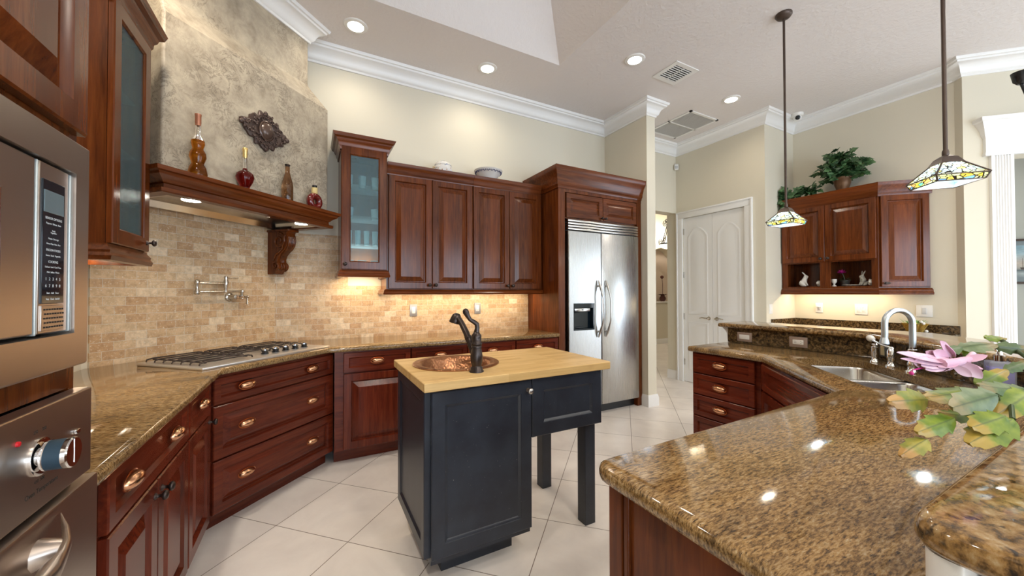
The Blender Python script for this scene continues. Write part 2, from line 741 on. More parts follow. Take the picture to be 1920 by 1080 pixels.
def seeded_glass():
    m_, nt, b = mk('seeded_cabinet_glass')
    out = nt.nodes['Material Output']
    v = coords(nt)
    n = noise(nt, v, 120, 3, 0.6)
    b.inputs['Base Color'].default_value = (0.25, 0.36, 0.4, 1)
    b.inputs['Roughness'].default_value = 0.1
    bump(nt, b, n, 0.35, 0.004)
    tr = nd(nt, 'ShaderNodeBsdfTransparent')
    tr.inputs[0].default_value = (0.8, 0.93, 0.95, 1)
    ms = nd(nt, 'ShaderNodeMixShader')
    ms.inputs[0].default_value = 0.2
    nt.links.new(tr.outputs[0], ms.inputs[1])
    nt.links.new(b.outputs[0], ms.inputs[2])
    nt.links.new(ms.outputs[0], out.inputs['Surface'])
    return m_


M_SEED = seeded_glass()
M_CLEAR = glass('clear_bottle_glass', (0.97, 0.98, 0.97))


def thin_glass(name, col, fac=0.12):
    m_, nt, b = mk(name)
    out = nt.nodes['Material Output']
    b.inputs['Base Color'].default_value = (0.9, 0.95, 0.95, 1)
    b.inputs['Roughness'].default_value = 0.04
    tr = nd(nt, 'ShaderNodeBsdfTransparent')
    tr.inputs[0].default_value = (*col, 1)
    ms = nd(nt, 'ShaderNodeMixShader')
    ms.inputs[0].default_value = fac
    nt.links.new(tr.outputs[0], ms.inputs[1])
    nt.links.new(b.outputs[0], ms.inputs[2])
    nt.links.new(ms.outputs[0], out.inputs['Surface'])
    return m_


M_THIN = thin_glass('thin_clear_glass', (0.93, 0.96, 0.96))


def emit(name, col, strength):
    m_, nt, b = mk(name)
    b.inputs['Base Color'].default_value = (*col, 1)
    b.inputs['Emission Color'].default_value = (*col, 1)
    b.inputs['Emission Strength'].default_value = strength
    return m_


M_BULB = emit('warm_bulb', (1.0, 0.93, 0.8), 14)
M_COOLBULB = emit('white_bulb', (0.92, 0.97, 1.0), 9)


def leaded_glass():
    m_, nt, b = mk('leaded_stained_glass')
    out = nt.nodes['Material Output']
    v = coords(nt, (34, 34, 75))
    vo = nd(nt, 'ShaderNodeTexVoronoi', feature='F1')
    vo.inputs['Scale'].default_value = 1.0
    ve = nd(nt, 'ShaderNodeTexVoronoi', feature='DISTANCE_TO_EDGE')
    ve.inputs['Scale'].default_value = 1.0
    nt.links.new(v, vo.inputs['Vector'])
    nt.links.new(v, ve.inputs['Vector'])
    sp = nd(nt, 'ShaderNodeSeparateXYZ')
    nt.links.new(vo.outputs['Color'], sp.inputs[0])
    low = ramp(nt, sp.outputs[0], [(0.0, (0.85, 0.5, 0.05)), (0.22, (0.75, 0.68, 0.2)), (0.42, (0.9, 0.8, 0.35)), (0.6, (0.12, 0.45, 0.25)), (0.72, (0.8, 0.3, 0.1)), (0.82, (0.15, 0.3, 0.6)), (0.9, (0.9, 0.85, 0.6))], 'CONSTANT')
    up = ramp(nt, sp.outputs[0], [(0.0, (0.66, 0.74, 0.66)), (0.35, (0.6, 0.7, 0.74)), (0.6, (0.75, 0.7, 0.38)), (0.85, (0.72, 0.52, 0.14))], 'CONSTANT')
    tc = nd(nt, 'ShaderNodeTexCoord')
    sz = nd(nt, 'ShaderNodeSeparateXYZ')
    nt.links.new(tc.outputs['Object'], sz.inputs[0])
    hz = ramp(nt, sz.outputs[2], [(0.046, (0, 0, 0)), (0.056, (1, 1, 1))])
    c = mix(nt, low, up, hz)
    lead = ramp(nt, ve.outputs['Distance'], [(0.05, (1, 1, 1)), (0.085, (0, 0, 0))])
    tl = nd(nt, 'ShaderNodeBsdfTranslucent')
    nt.links.new(c, tl.inputs[0])
    nt.links.new(c, b.inputs['Base Color'])
    b.inputs['Roughness'].default_value = 0.15
    ms = nd(nt, 'ShaderNodeMixShader')
    ms.inputs[0].default_value = 0.22
    nt.links.new(tl.outputs[0], ms.inputs[1])
    nt.links.new(b.outputs[0], ms.inputs[2])
    dk = nd(nt, 'ShaderNodeBsdfDiffuse')
    dk.inputs[0].default_value = (0.03, 0.022, 0.018, 1)
    m2 = nd(nt, 'ShaderNodeMixShader')
    nt.links.new(lead, m2.inputs[0])
    nt.links.new(ms.outputs[0], m2.inputs[1])
    nt.links.new(dk.outputs[0], m2.inputs[2])
    nt.links.new(m2.outputs[0], out.inputs['Surface'])
    return m_


M_LEAD = leaded_glass()


def leafy(name, c0, c1, scale=30, rough=0.4):
    m_, nt, b = mk(name)
    n = noise(nt, coords(nt), scale, 3)
    c = ramp(nt, n, [(0.35, c0), (0.65, c1)])
    nt.links.new(c, b.inputs['Base Color'])
    b.inputs['Roughness'].default_value = rough
    return m_


M_IVY = leafy('ivy_green', (0.02, 0.07, 0.028), (0.1, 0.2, 0.075), 22)
def cactus(name, c0, c1, ctip):
    """flat stem colour: green with a darker midrib, yellowed towards the tip (attributes 'tip' and 'across')"""
    m_, nt, b = mk(name)
    n = noise(nt, coords(nt), 45, 3)
    c = ramp(nt, n, [(0.35, c0), (0.65, c1)])
    at = nd(nt, 'ShaderNodeAttribute', attribute_name='tip')
    ad = nd(nt, 'ShaderNodeMath', operation='MULTIPLY_ADD')
    nt.links.new(n, ad.inputs[0])
    ad.inputs[1].default_value = 0.5
    nt.links.new(at.outputs['Fac'], ad.inputs[2])
    c = mix(nt, c, ctip, ramp(nt, ad.outputs[0], [(0.85, (0, 0, 0)), (1.5, (0.75, 0.75, 0.75))]))
    ac = nd(nt, 'ShaderNodeAttribute', attribute_name='across')
    c = mix(nt, c, tuple(x * 0.45 for x in c0), ramp(nt, ac.outputs['Fac'], [(0.0, (0.75, 0.75, 0.75)), (0.12, (0, 0, 0))]))
    nt.links.new(c, b.inputs['Base Color'])
    b.inputs['Roughness'].default_value = 0.42
    return m_


M_CACT = cactus('cactus_green', (0.085, 0.15, 0.008), (0.2, 0.26, 0.018), (0.4, 0.24, 0.04))
M_CACTG = cactus('cactus_grey_green', (0.055, 0.1, 0.03), (0.12, 0.165, 0.06), (0.22, 0.16, 0.06))
M_CACTY = cactus('cactus_yellowed', (0.14, 0.17, 0.015), (0.3, 0.26, 0.035), (0.45, 0.22, 0.07))
M_PINK = leafy('pink_petal', (0.62, 0.36, 0.48), (0.74, 0.57, 0.67), 18, 0.5)
M_STEM = plain('woody_stem', (0.12, 0.09, 0.04), 0.7)
M_CERAM = plain('glazed_white_ceramic', (0.75, 0.72, 0.66), 0.2)
# ------------------------------------------------------------------ the setting


def wallbox(name, x0, x1, y0, y1, z0, z1, mat):
    g = G()
    g.box(x0, x1, y0, y1, z0, z1)
    return ST(g.out(name, mat, ang=0))


def wallprism(name, poly, z0, z1, mat):
    g = G()
    g.prism(poly, z0, z1)
    return ST(g.out(name, mat, ang=0))


wallbox('floor', -1.3, 9.2, -5.2, 8.0, -0.08, 0.0, M_FLOOR)

# ceiling with the raised tray over the island
TX0, TX1, TY0, TY1, TD = -0.15, 2.14, 0.35, 2.98, 0.42
g = G()
CX0, CX1, CY0, CY1 = -1.3, 9.2, -5.2, 8.0
for (a, b_, c, d) in ((CX0, CX1, TY1, CY1), (CX0, CX1, CY0, TY0), (CX0, TX0, TY0, TY1), (TX1, CX1, TY0, TY1)):
    g.f([g.v((a, c, CEIL)), g.v((a, d, CEIL)), g.v((b_, d, CEIL)), g.v((b_, c, CEIL))])
lo = [(TX0, TY0), (TX1, TY0), (TX1, TY1), (TX0, TY1)]
hi = [(TX0 + TD, TY0 + TD), (TX1 - TD, TY0 + TD), (TX1 - TD, TY1 - TD), (TX0 + TD, TY1 - TD)]
g.loft([[(x, y, CEIL) for x, y in lo], [(x, y, CEIL + TD) for x, y in hi]], True, False, True)
g.loft([[(CX0, CY0, z), (CX1, CY0, z), (CX1, CY1, z), (CX0, CY1, z)] for z in (CEIL, CEIL + TD + 0.1)], True, False, True)
bmesh.ops.remove_doubles(g.bm, verts=g.bm.verts[:], dist=1e-4)
ST(g.out('ceiling', M_CEIL, ang=0))

YB = 3.79
wallbox('wall_left', -1.24, -1.12, -5.2, 2.97, 0, CEIL, M_WALL)
wallprism('wall_range', [DP(0.5, 4.07)[:2], DP(3.0, 4.07)[:2], DP(3.0, 4.25)[:2], DP(0.5, 4.25)[:2]], 0, CEIL, M_WALL)
wallbox('wall_back', -0.285, 3.46, YB, YB + 0.12, 0, CEIL, M_WALL)
wallbox('wall_pillar', 3.46, 3.60, 3.08, YB + 0.12, 0, CEIL, M_WALL)
HDR = 2.545
wallbox('wall_header', 3.60, 4.935, 3.83, 3.99, HDR, CEIL, M_WALL)
# pantry wall with its double door opening
PX = 4.935
D0, D1, DH = 3.715, 2.80, 2.445
g = G()
g.box(PX, PX + 0.12, D0, 4.0, 0, CEIL)
g.box(PX, PX + 0.12, 2.555, D1, 0, CEIL)
g.box(PX, PX + 0.12, D1, D0, DH, CEIL)
ST(g.out('wall_pantry', M_WALL, ang=0))
wallbox('wall_hutch_side', PX + 0.12, 5.61, 2.555, 2.66, 0, CEIL, M_WALL)
wallbox('wall_hutch', 5.61, 5.73, 1.15, 2.66, 0, CEIL, M_WALL)
HX = 5.61
# angled wall on the right with the cased opening
DV = (1 / R2, -1 / R2)      # along the wall
DN = (1 / R2, 1 / R2)       # away from the kitchen
E0 = (5.545, 1.085)


def EP(u, v_=0.0):
    return (E0[0] + DV[0] * u + DN[0] * v_, E0[1] + DV[1] * u + DN[1] * v_)


g = G()
g.prism([EP(0, 0), EP(0, 0.16), EP(0.345, 0.16), EP(0.345, 0)][::-1], 0, CEIL)
g.prism([EP(0.345, 0), EP(0.345, 0.16), EP(2.2, 0.16), EP(2.2, 0)][::-1], 2.62, CEIL)
g.prism([EP(2.2, 0), EP(2.2, 0.16), EP(5.0, 0.16), EP(5.0, 0)][::-1], 0, CEIL)
ST(g.out('wall_right', M_WALL, ang=0))
wallprism('wall_parlour', [EP(-1.6, 2.3), EP(-1.6, 2.4), EP(3.6, 2.4), EP(3.6, 2.3)][::-1], 0, CEIL, M_GREYWALL)
# hallway beyond the pillar
wallbox('wall_hall_left', 3.48, 3.60, 3.91, 6.8, 0, CEIL, M_WALL)
wallbox('wall_hall_right', 9.0, 9.1, 2.7, 6.8, 0, CEIL, M_WALL)
NY = 6.70
g = G()
g.box(3.48, 9.1, NY + 0.3, NY + 0.4, 0, CEIL)
g.box(3.48, 9.1, NY, NY + 0.3, 0, 1.09)
g.box(3.48, 7.45, NY, NY + 0.3, 1.09, CEIL)
g.box(8.75, 9.1, NY, NY + 0.3, 1.09, CEIL)
arc = [(7.45, CEIL), (7.45, 1.9)] + [(8.1 - 0.65 * math.cos(math.pi * k / 16), 1.9 + 0.6 * math.sin(math.pi * k / 16)) for k in range(1, 16)] + [(8.75, 1.9), (8.75, CEIL)]
g.loft([[(x, NY, z) for x, z in arc], [(x, NY + 0.3, z) for x, z in arc]])
ST(g.out('wall_hall', M_WALL, ang=0))
wallbox('wall_niche', 7.3, 8.9, NY + 0.285, NY + 0.299, 1.09, 2.6, M_NICHE)
wallbox('trim_1', 3.62, 8.98, NY - 0.03, NY + 0.1, 1.07, 1.10, M_TRIM)
# rear of the house: three tall windows behind the camera, glazed doors on the far side
g = G()
wx = [(-1.55, 0.35), (0.95, 2.85), (3.45, 5.35)]
edges = [-1.24] + [q for w_ in wx for q in w_] + [9.2]
for i in range(0, len(edges), 2):
    g.box(edges[i], edges[i + 1], -4.6, -4.5, 0, CEIL)
g2 = [(a, b_) for a, b_ in wx]
for a, b_ in g2:
    a = max(a, -1.24)
    g.box(a, b_, -4.6, -4.5, 0, 0.25)
    g.box(a, b_, -4.6, -4.5, 2.65, CEIL)
ST(g.out('wall_rear', M_WALL, ang=0))
for k, (a, b_) in enumerate(wx):
    a = max(a, -1.12)
    g = G()
    g.box(a, a + 0.06, -4.59, -4.5, 0.25, 2.65)
    g.box(b_ - 0.06, b_, -4.59, -4.5, 0.25, 2.65)
    g.box((a + b_) / 2 - 0.03, (a + b_) / 2 + 0.03, -4.58, -4.52, 0.25, 2.65)
    for z in (0.25, 1.7, 2.59):
        g.box(a, b_, -4.58, -4.51, z, z + 0.06)
    ST(g.out('window_%d' % (k + 1), M_TRIM, ang=0))
g = G()
g.box(9.1, 9.2, -5.2, -4.1, 0, CEIL)
g.box(9.1, 9.2, -1.1, 8.0, 0, CEIL)
g.box(9.1, 9.2, -4.1, -1.1, 2.6, CEIL)
ST(g.out('wall_far_side', M_WALL, ang=0))

# plaster chimney over the range: wide flared lower box, sloping shoulder, narrower upper box
g = G()


def ring(s0, s1, c, z, back=4.07):
    return [DP(s0, c, z), DP(s1, c, z), DP(s1, back, z), DP(s0, back, z)]


rr = [ring(1.385, 2.574, 3.40, 1.925), ring(1.385, 2.574, 3.40, 2.885),
      ring(1.422, 2.482, 3.54, 3.04), ring(1.429, 2.469, 3.549, 3.06), ring(1.43, 2.467, 3.55, 3.085), ring(1.43, 2.467, 3.55, CEIL)]
g.loft(rr)
es = [e for e in g.bm.edges if abs((e.verts[0].co - e.verts[1].co).z) > 0.05]
ch = ST(g.out('wall_chimney', M_PLAS, ang=14))
bv = ch.modifiers.new('soft corners', 'BEVEL')
bv.width = 0.012
bv.segments = 3
bv.limit_method = 'ANGLE'
bv.angle_limit = math.radians(50)

# tumbled stone splash behind the counters
g = G()
g.box(0, 1.2, -0.012, 0, 0.905, 1.885)
ST(g.out('trim_range_tile', M_TILE, loc=DP(1.32, 4.07), rz=45))
g = G()
g.box(-0.28, 0.30, YB - 0.012, YB, 0.905, 1.86)
g.box(0.30, 2.252, YB - 0.012, YB, 0.905, 1.40)
ST(g.out('trim_back_tile', M_TILE))

# crown mouldings under the ceiling
CROWN = [(0.0, -0.155), (0.012, -0.155), (0.015, -0.137), (0.024, -0.132), (0.034, -0.12), (0.04, -0.098), (0.055, -0.07), (0.085, -0.047),
         (0.096, -0.043), (0.1, -0.028), (0.113, -0.024), (0.118, -0.012), (0.12, 0.0), (0.0, 0.0)]
CRZ = [(o, CEIL + z) for o, z in CROWN]
paths = [
    [(-1.024, 3.046), (-0.764, 2.786), (-0.031, 3.519), (-0.27, 3.758)],
    [(-0.27, YB), (3.46, YB), (3.46, 3.08), (3.60, 3.08), (3.60, 3.83), (PX, 3.83), (PX, 2.555), (HX, 2.555), (HX, 1.15), E0, EP(5.0)],
    [(-1.12, -4.4), (-1.12, 2.95)],
]
for k, p in enumerate(paths):
    g = G()
    g.sweep(p, CRZ)
    ST(g.out('trim_crown_%d' % (k + 1), M_TRIM, ang=40))

# baseboards
BB = [(0, 0), (0.018, 0), (0.018, 0.10), (0.012, 0.118), (0.008, 0.135), (0, 0.135)]
for nm, p in (('baseboard_pillar', [(3.46, 3.165), (3.46, 3.08), (3.60, 3.08), (3.60, 3.90)]), ('baseboard_pantry', [(PX, 4.0), (PX, 3.83)]),
              ('baseboard_pantry_end', [(PX, 2.69), (PX, 2.555), (5.2, 2.555)]), ('baseboard_hall', [(3.62, NY), (9.0, NY)]), ('baseboard_right', [E0, EP(0.2)])):
    g = G()
    g.sweep(p, BB)
    ST(g.out(nm, M_TRIM, ang=40))

# pantry door casing
CAS = 0.1
g = G()
for (a, b_) in ((D0, D0 + CAS), (D1 - CAS, D1)):
    g.box(PX - 0.022, PX, a, b_, 0, DH, 0.003)
    g.box(PX - 0.034, PX - 0.0215, (b_ - 0.022) if a > 3 else a, b_ if a > 3 else a + 0.022, 0, DH + CAS - 0.023, 0.003)
g.box(PX - 0.022, PX, D1 - CAS, D0 + CAS, DH + 0.0005, DH + CAS, 0.003)
g.box(PX - 0.034, PX - 0.0215, D1 - CAS, D0 + CAS, DH + CAS - 0.022, DH + CAS, 0.003)
ST(g.out('trim_pantry_casing', M_TRIM))


# the two arched-panel pantry doors (local frame: x to the right as seen, y into the wall)
def arch_ring(x0, x1, z0, z1, rise, y, n=12):
    pts = [(x0, y, z0), (x1, y, z0)]
    for k in range(n + 1):
        t = k / n
        x = x1 + (x0 - x1) * t
        pts.append((x, y, z1 - rise + rise * math.sin(math.pi * t) ** 0.9))
    return pts


def pantry_door(idx, y_left, w, handle_x, hinge_x):
    root = bpy.data.objects.new('door_%d' % idx, None)
    COL.objects.link(root)
    root.location = (PX, y_left, 0)
    root.rotation_euler = (0, 0, math.radians(-90))
    ST(root)
    g = G()
    g.box(0.002, w - 0.002, 0.012, 0.045, 0.008, DH - 0.004)
    X0, X1 = 0.085, w - 0.085
    for (za, zb, rise) in ((1.02, 2.27, 0.13), (0.2, 0.88, 0.0)):
        if rise:
            rs = [arch_ring(X0 - 0.018, X1 + 0.018, za - 0.018, zb + 0.018, rise, 0.0122), arch_ring(X0 - 0.008, X1 + 0.008, za - 0.008, zb + 0.008, rise, 0.007),
                  arch_ring(X0, X1, za, zb, rise, 0.0075), arch_ring(X0 + 0.012, X1 - 0.012, za + 0.012, zb - 0.012, rise, 0.0118),
                  arch_ring(X0 + 0.05, X1 - 0.05, za + 0.05, zb - 0.05, rise * 0.9, 0.006)]
        else:
            def rc(i, y):
                return [(X0 + i, y, za + i), (X1 - i, y, za + i), (X1 - i, y, zb - i), (X0 + i, y, zb - i)]
            rs = [rc(-0.018, 0.0122), rc(-0.008, 0.007), rc(0, 0.0075), rc(0.012, 0.0118), rc(0.05, 0.006)]
        g.loft(rs)
    g.out('door_leaf', M_TRIM, root)
    h = G()
    h.lathe([(0.026, 0), (0.026, 0.006), (0.012, 0.01), (0.011, 0.05)], (handle_x, 0.012, 0.965), (0, -1, 0), 16)
    sg = -1 if handle_x > w / 2 else 1
    h.tube([(handle_x, -0.036, 0.965), (handle_x + sg * 0.03, -0.04, 0.967), (handle_x + sg * 0.07, -0.04, 0.972), (handle_x + sg * 0.115, -0.037, 0.962)], [0.011, 0.01, 0.008, 0.006], 8)
    h.out('door_handle', M_NICKEL, root)
    for z in (0.25, 0.93, 1.55, 2.2):
        q = G()
        q.lathe([(0.007, 0), (0.007, 0.09)], (hinge_x, 0.006, z), (0, 0, 1), 8)
        q.box(hinge_x - 0.008, hinge_x + 0.008, 0.008, 0.0125, z, z + 0.09)
        q.out('hinge', M_NICKEL, root)


_dw = (D0 - D1) / 2
pantry_door(1, D0, _dw, _dw - 0.06, 0.004)
pantry_door(2, D0 - _dw, _dw, 0.06, _dw - 0.004)

# cased opening on the right: fluted pilaster and a stepped head
g = G()
u0, u1 = 0.185, 0.345
N = 6
prof = []
for k in range(N):
    a = u0 + 0.02 + (u1 - u0 - 0.04) * k / N
    b_ = u0 + 0.02 + (u1 - u0 - 0.04) * (k + 1) / N
    prof += [(a + 0.003, -0.028), (a + 0.007, -0.018), (b_ - 0.007, -0.018), (b_ - 0.003, -0.028)]
poly = [EP(u0, 0.0), EP(u0, -0.028)] + [EP(u, v_) for u, v_ in prof] + [EP(u1, -0.028), EP(u1, 0.0)]
g.prism(poly, 0.0, 2.62)
g.box(0, 0, 0, 0, 0, 0)
ST(g.out('trim_pilaster', M_TRIM, ang=25))
g = G()
HEAD = [(0, 2.62), (0.034, 2.62), (0.04, 2.635), (0.03, 2.66), (0.03, 2.79), (0.036, 2.80), (0.045, 2.815), (0.055, 2.86), (0.09, 2.93), (0.105, 2.94), (0.11, 2.97), (0.0, 2.97)]
g.sweep([EP(u0 - 0.01, 0.0), EP(u0 - 0.01, -0.001), EP(2.36, -0.001), EP(2.36, 0.0)], HEAD)
ST(g.out('trim_opening_head', M_TRIM, ang=25))
g = G()
g.prism([EP(0.345, 0.0), EP(0.345, 0.16), EP(0.365, 0.16), EP(0.365, 0.0)][::-1], 0, 2.62)
ST(g.out('trim_jamb', M_TRIM))

# bar knee wall behind the raised counter
KN = [(3.13, 1.925), (3.13, 0.96), (2.287, 0.117), (0.66, 0.117), (0.66, 0.0), (2.335, 0.0), (3.25, 0.915), (3.25, 1.925)]
wallprism('wall_bar', KN[::-1], 0, 1.035, M_TRIM)
# ------------------------------------------------------------------ cabinets
RAISED = [(0.056, 0.0), (0.059, 0.005), (0.064, 0.017), (0.069, 0.0175), (0.108, 0.002), (0.110, 0.001)]
RAISED_S = [(0.05, 0.0), (0.053, 0.005), (0.057, 0.015), (0.061, 0.0155), (0.088, 0.002)]
DRAWER = [(0.038, 0.0), (0.041, 0.005), (0.047, 0.014), (0.053, 0.0145)]
DRAWR = [(0.05, 0.0), (0.053, 0.005), (0.058, 0.017), (0.062, 0.0175), (0.094, 0.002)]
SHAKER = [(0.062, 0.0), (0.064, 0.003), (0.07, 0.006), (0.076, 0.011)]


def front(name, parent, x0, x1, z0, z1, rings, mat, y=-0.022, t=0.021, label=None):
    g = G()
    g.panel(x0, x1, z0, z1, y, t, rings)
    o = g.out(name, mat, parent, ang=20)
    if label:
        o['label'] = label
    return o


def cup_pull(parent, x, z, y=-0.022, w=0.05, h=0.024, d=0.032):
    """copper bin pull: oval back flange and a hooded shell"""
    g = G()
    n = 18
    rings = []
    for k in range(8):
        t = (math.pi / 2) * k / 7
        rr = math.cos(t)
        rings.append([(x + w * rr * math.cos(2 * math.pi * i / n), y - d * math.sin(t), z + h * (rr * math.sin(2 * math.pi * i / n) + 0.12 * math.sin(t))) for i in range(n)])
    fl = [[(x + (w + 0.004) * math.cos(2 * math.pi * i / n), y + q, z + (h + 0.004) * math.sin(2 * math.pi * i / n)) for i in range(n)] for q in (0, -0.003)]
    g.loft(fl + rings)
    return g.out('cup_pull', M_COPPER, parent, ang=60)


def knob(parent, x, z, y=-0.022, mat=None, s=1.0):
    g = G()
    g.lathe([(0.011 * s, 0), (0.011 * s, 0.003), (0.006 * s, 0.006), (0.0055 * s, 0.016), (0.009 * s, 0.019), (0.0155 * s, 0.023), (0.0165 * s, 0.029), (0.012 * s, 0.035), (0.0, 0.037)], (x, y, z), (0, -1, 0), 16)
    return g.out('knob', mat or M_BRONZE, parent, ang=60)


def carcass(parent, x0, x1, depth, z0=0.1, z1=0.875, toe=0.075, name='cabinet_body', mat=None):
    g = G()
    if toe:
        g.extr([(0, z0), (0, z1), (depth, z1), (depth, 0), (toe, 0), (toe, z0)], x0, x1)
    else:
        g.box(x0, x1, 0, depth, z0, z1)
    return g.out(name, mat or M_RH, parent, ang=20)


COUNTER = [(0.012, 0.876), (0.003, 0.88), (0.0, 0.89), (0.0, 0.902), (0.004, 0.911), (0.012, 0.915)]

# ---- left wall: oven tower
LX = -0.442
tw = T('oven_tower', 'tall cherry cabinet tower holding the microwave and wall oven at the left', 'cabinet', (LX, 0.37, 0), 90)
TWD = 0.765
g = G()
g.box(0, 0.02, 0, 0.66, 0, 2.62)
g.box(TWD - 0.02, TWD, 0, 0.66, 0, 2.62)
g.box(0.02, TWD - 0.02, 0.64, 0.66, 0, 2.62)
g.box(0.02, TWD - 0.02, 0.07, 0.09, 0, 0.1)
g.box(0.02, TWD - 0.02, 0.0, 0.64, 0.1, 0.30)
g.box(0.02, TWD - 0.02, 0.0, 0.62, 1.136, 1.182)
g.box(0.02, TWD - 0.02, 0.0, 0.64, 1.64, 2.62)
g.out('cabinet_body', M_WV, tw, ang=20)
for x0, x1 in ((0.012, 0.380), (0.384, 0.753)):
    front('cabinet_door', tw, x0, x1, 1.662, 2.55, RAISED, M_WV)
front('drawer', tw, 0.012, 0.753, 0.11, 0.29, DRAWER, M_WH)
g = G()
g.sweep([(0.0, 0.66), (0, 0.0), (TWD, 0.0), (TWD, 0.66)], [(0, 2.58), (0.012, 2.58), (0.03, 2.62), (0.065, 2.66), (0.075, 2.69), (0, 2.69)])
g.out('crown', M_WH, tw)

# ---- microwave in its trim kit
mw = T('microwave', 'built-in steel microwave with a dark keypad, above the wall oven', 'microwave', (LX, 0.37, 0), 90)


def ly(y):
    return y - 0.37


g = G()
g.box(0.03, TWD - 0.03, 0.03, 0.5, 1.19, 1.63)
g.out('microwave_body', M_BLACK, mw, ang=20)
g = G()
oz0, oz1, ox0, ox1 = 1.184, 1.637, 0.006, ly(1.124)
iz0, iz1, ix0, ix1 = 1.252, 1.571, 0.06, ly(1.072)
y0 = -0.025
g.loft([[(ox0, 0.0, oz0), (ox1, 0.0, oz0), (ox1, 0.0, oz1), (ox0, 0.0, oz1)], [(ox0, y0 + 0.004, oz0), (ox1, y0 + 0.004, oz0), (ox1, y0 + 0.004, oz1), (ox0, y0 + 0.004, oz1)],
        [(ox0 + 0.004, y0, oz0 + 0.004), (ox1 - 0.004, y0, oz0 + 0.004), (ox1 - 0.004, y0, oz1 - 0.004), (ox0 + 0.004, y0, oz1 - 0.004)],
        [(ix0, y0, iz0), (ix1, y0, iz0), (ix1, y0, iz1), (ix0, y0, iz1)], [(ix0, 0.02, iz0), (ix1, 0.02, iz0), (ix1, 0.02, iz1), (ix0, 0.02, iz1)]], True, False, False)
g.out('trim_frame', M_STEELOV, mw, ang=20)
dv = ly(0.965)
g = G()
g.box(ix0 + 0.004, dv - 0.003, -0.018, 0.01, iz0 + 0.006, iz1 - 0.004, 0.003)
md = g.out('microwave_door', M_STEELOV, mw, ang=20)
g = G()
g.box(0.14, ly(0.871), -0.0195, -0.016, iz0 + 0.07, iz1 - 0.08, 0.001)
g.out('window_glass', M_BLACKGL, md, ang=20)
g = G()
g.box(ly(0.871), ly(0.877), -0.021, -0.017, iz0 + 0.065, iz1 - 0.075, 0.001)
g.out('window_edge', M_CHROME, md, ang=20)
g = G()
g.box(dv + 0.001, dv + 0.005, -0.0185, 0.01, iz0 + 0.004, iz1 - 0.004, 0.002)
g.box(ix1 - 0.003, ix1 - 0.001, -0.0185, 0.01, iz0 + 0.004, iz1 - 0.004, 0.002)
g.out('edge_glint', plain('pale_edge_glint', (0.6, 0.66, 0.66), 0.4, 0.6), mw, ang=20)  # light reflected at the panel edges, put in as pale strips
g = G()
g.box(dv + 0.008, ix1 - 0.01, -0.018, 0.01, iz0 + 0.006, iz1 - 0.004, 0.002)
cp = g.out('control_panel', M_STEELOV, mw, ang=20)
g = G()
kx0, kx1 = ly(0.978), ly(1.045)
g.box(kx0, kx1, -0.0205, -0.015, 1.312, 1.537, 0.001)
kp = g.out('keypad', M_BLACKGL, cp, ang=20)
g = G()
g.box(kx0 + 0.003, kx1 - 0.005, -0.0215, -0.02, 1.478, 1.518, 0.0004)
g.out('display', plain('display_grey', (0.13, 0.18, 0.2), 0.1), cp, ang=20)
g = G()
g.box(kx0, kx1, -0.0205, -0.015, 1.263, 1.309, 0.001)
for r_ in range(5):
    for c_ in range(8):
        xx = kx0 + 0.006 + c_ * 0.0078 + (r_ % 2) * 0.002
        g.mi = 1
        g.box(xx, xx + 0.004, -0.0212, -0.0204, 1.268 + r_ * 0.008, 1.268 + r_ * 0.008 + 0.003)
g.mi = 0
g.out('speaker_grille', [M_STEELOV, M_DARK], cp, ang=20)
M_INK = plain('pale_print', (0.62, 0.66, 0.68), 0.5)
kc = (kx0 + kx1) / 2 - 0.001
KEYS = (('SENSOR OPTIONS', 1.468, 0.0062), ('Popcorn  Reheat  Auto', 1.4585, 0.0048), ('Fresh\nVegetables', 1.444, 0.0042), ('Potato  Beverage', 1.431, 0.0045),
                    ('Dinner Plate  Pasta  Rice', 1.4215, 0.0042), ('FROZEN FOODS', 1.41, 0.0058), ('Entree  Snack  Vegetable', 1.4, 0.0044), ('COOKING', 1.3885, 0.0062),
                    ('Defrost  Level  Cook Time', 1.379, 0.0044), ('Melt  Soften  Warm', 1.3695, 0.0046), ('1   2   3   4   5', 1.357, 0.0078), ('6   7   8   9   0', 1.3445, 0.0078),
                    ('Start   Add   Timer', 1.3315, 0.0048), ('Stop   Clock  On/Off', 1.3205, 0.0048))
lettering([(body, sz, (kc, -0.0207, z), 0.9) for body, z, sz in KEYS], M_INK, cp, 'keypad_lettering')

# ---- wall oven
ov = T('wall_oven', 'steel wall oven with a blue-banded knob, under the microwave', 'oven', (LX, 0.37, 0), 90)
g = G()
g.box(0.03, TWD - 0.03, 0.0, 0.58, 0.31, 1.13)
g.out('oven_body', M_BLACK, ov, ang=20)
g = G()
g.box(0.006, ly(1.13), -0.03, -0.001, 0.957, 1.133, 0.003)
ocp = g.out('control_panel', M_STEELOV, ov, ang=20)
g = G()
kx, kz = ly(0.957), 1.049
g.lathe([(0.032, 0), (0.032, 0.003), (0.027, 0.004)], (kx, -0.03, kz), (0, -1, 0), 28)
g.lathe([(0.016, 0.003), (0.016, 0.008), (0.025, 0.0085), (0.0262, 0.013)], (kx, -0.03, kz), (0, -1, 0), 28)
g.mi = 1
g.lathe([(0.0252, 0.013), (0.0255, 0.034)], (kx, -0.03, kz), (0, -1, 0), 28)
g.mi = 0
g.lathe([(0.0265, 0.034), (0.0265, 0.040), (0.0245, 0.042), (0, 0.0422)], (kx, -0.03, kz), (0, -1, 0), 28)
g.box(kx - 0.001, kx + 0.001, -0.0728, -0.0715, kz - 0.018, kz + 0.023)
g.out('oven_knob', [M_CHROME, plain('blue_grey_rubber', (0.022, 0.05, 0.075), 0.55)], ocp, ang=35)
g = G()
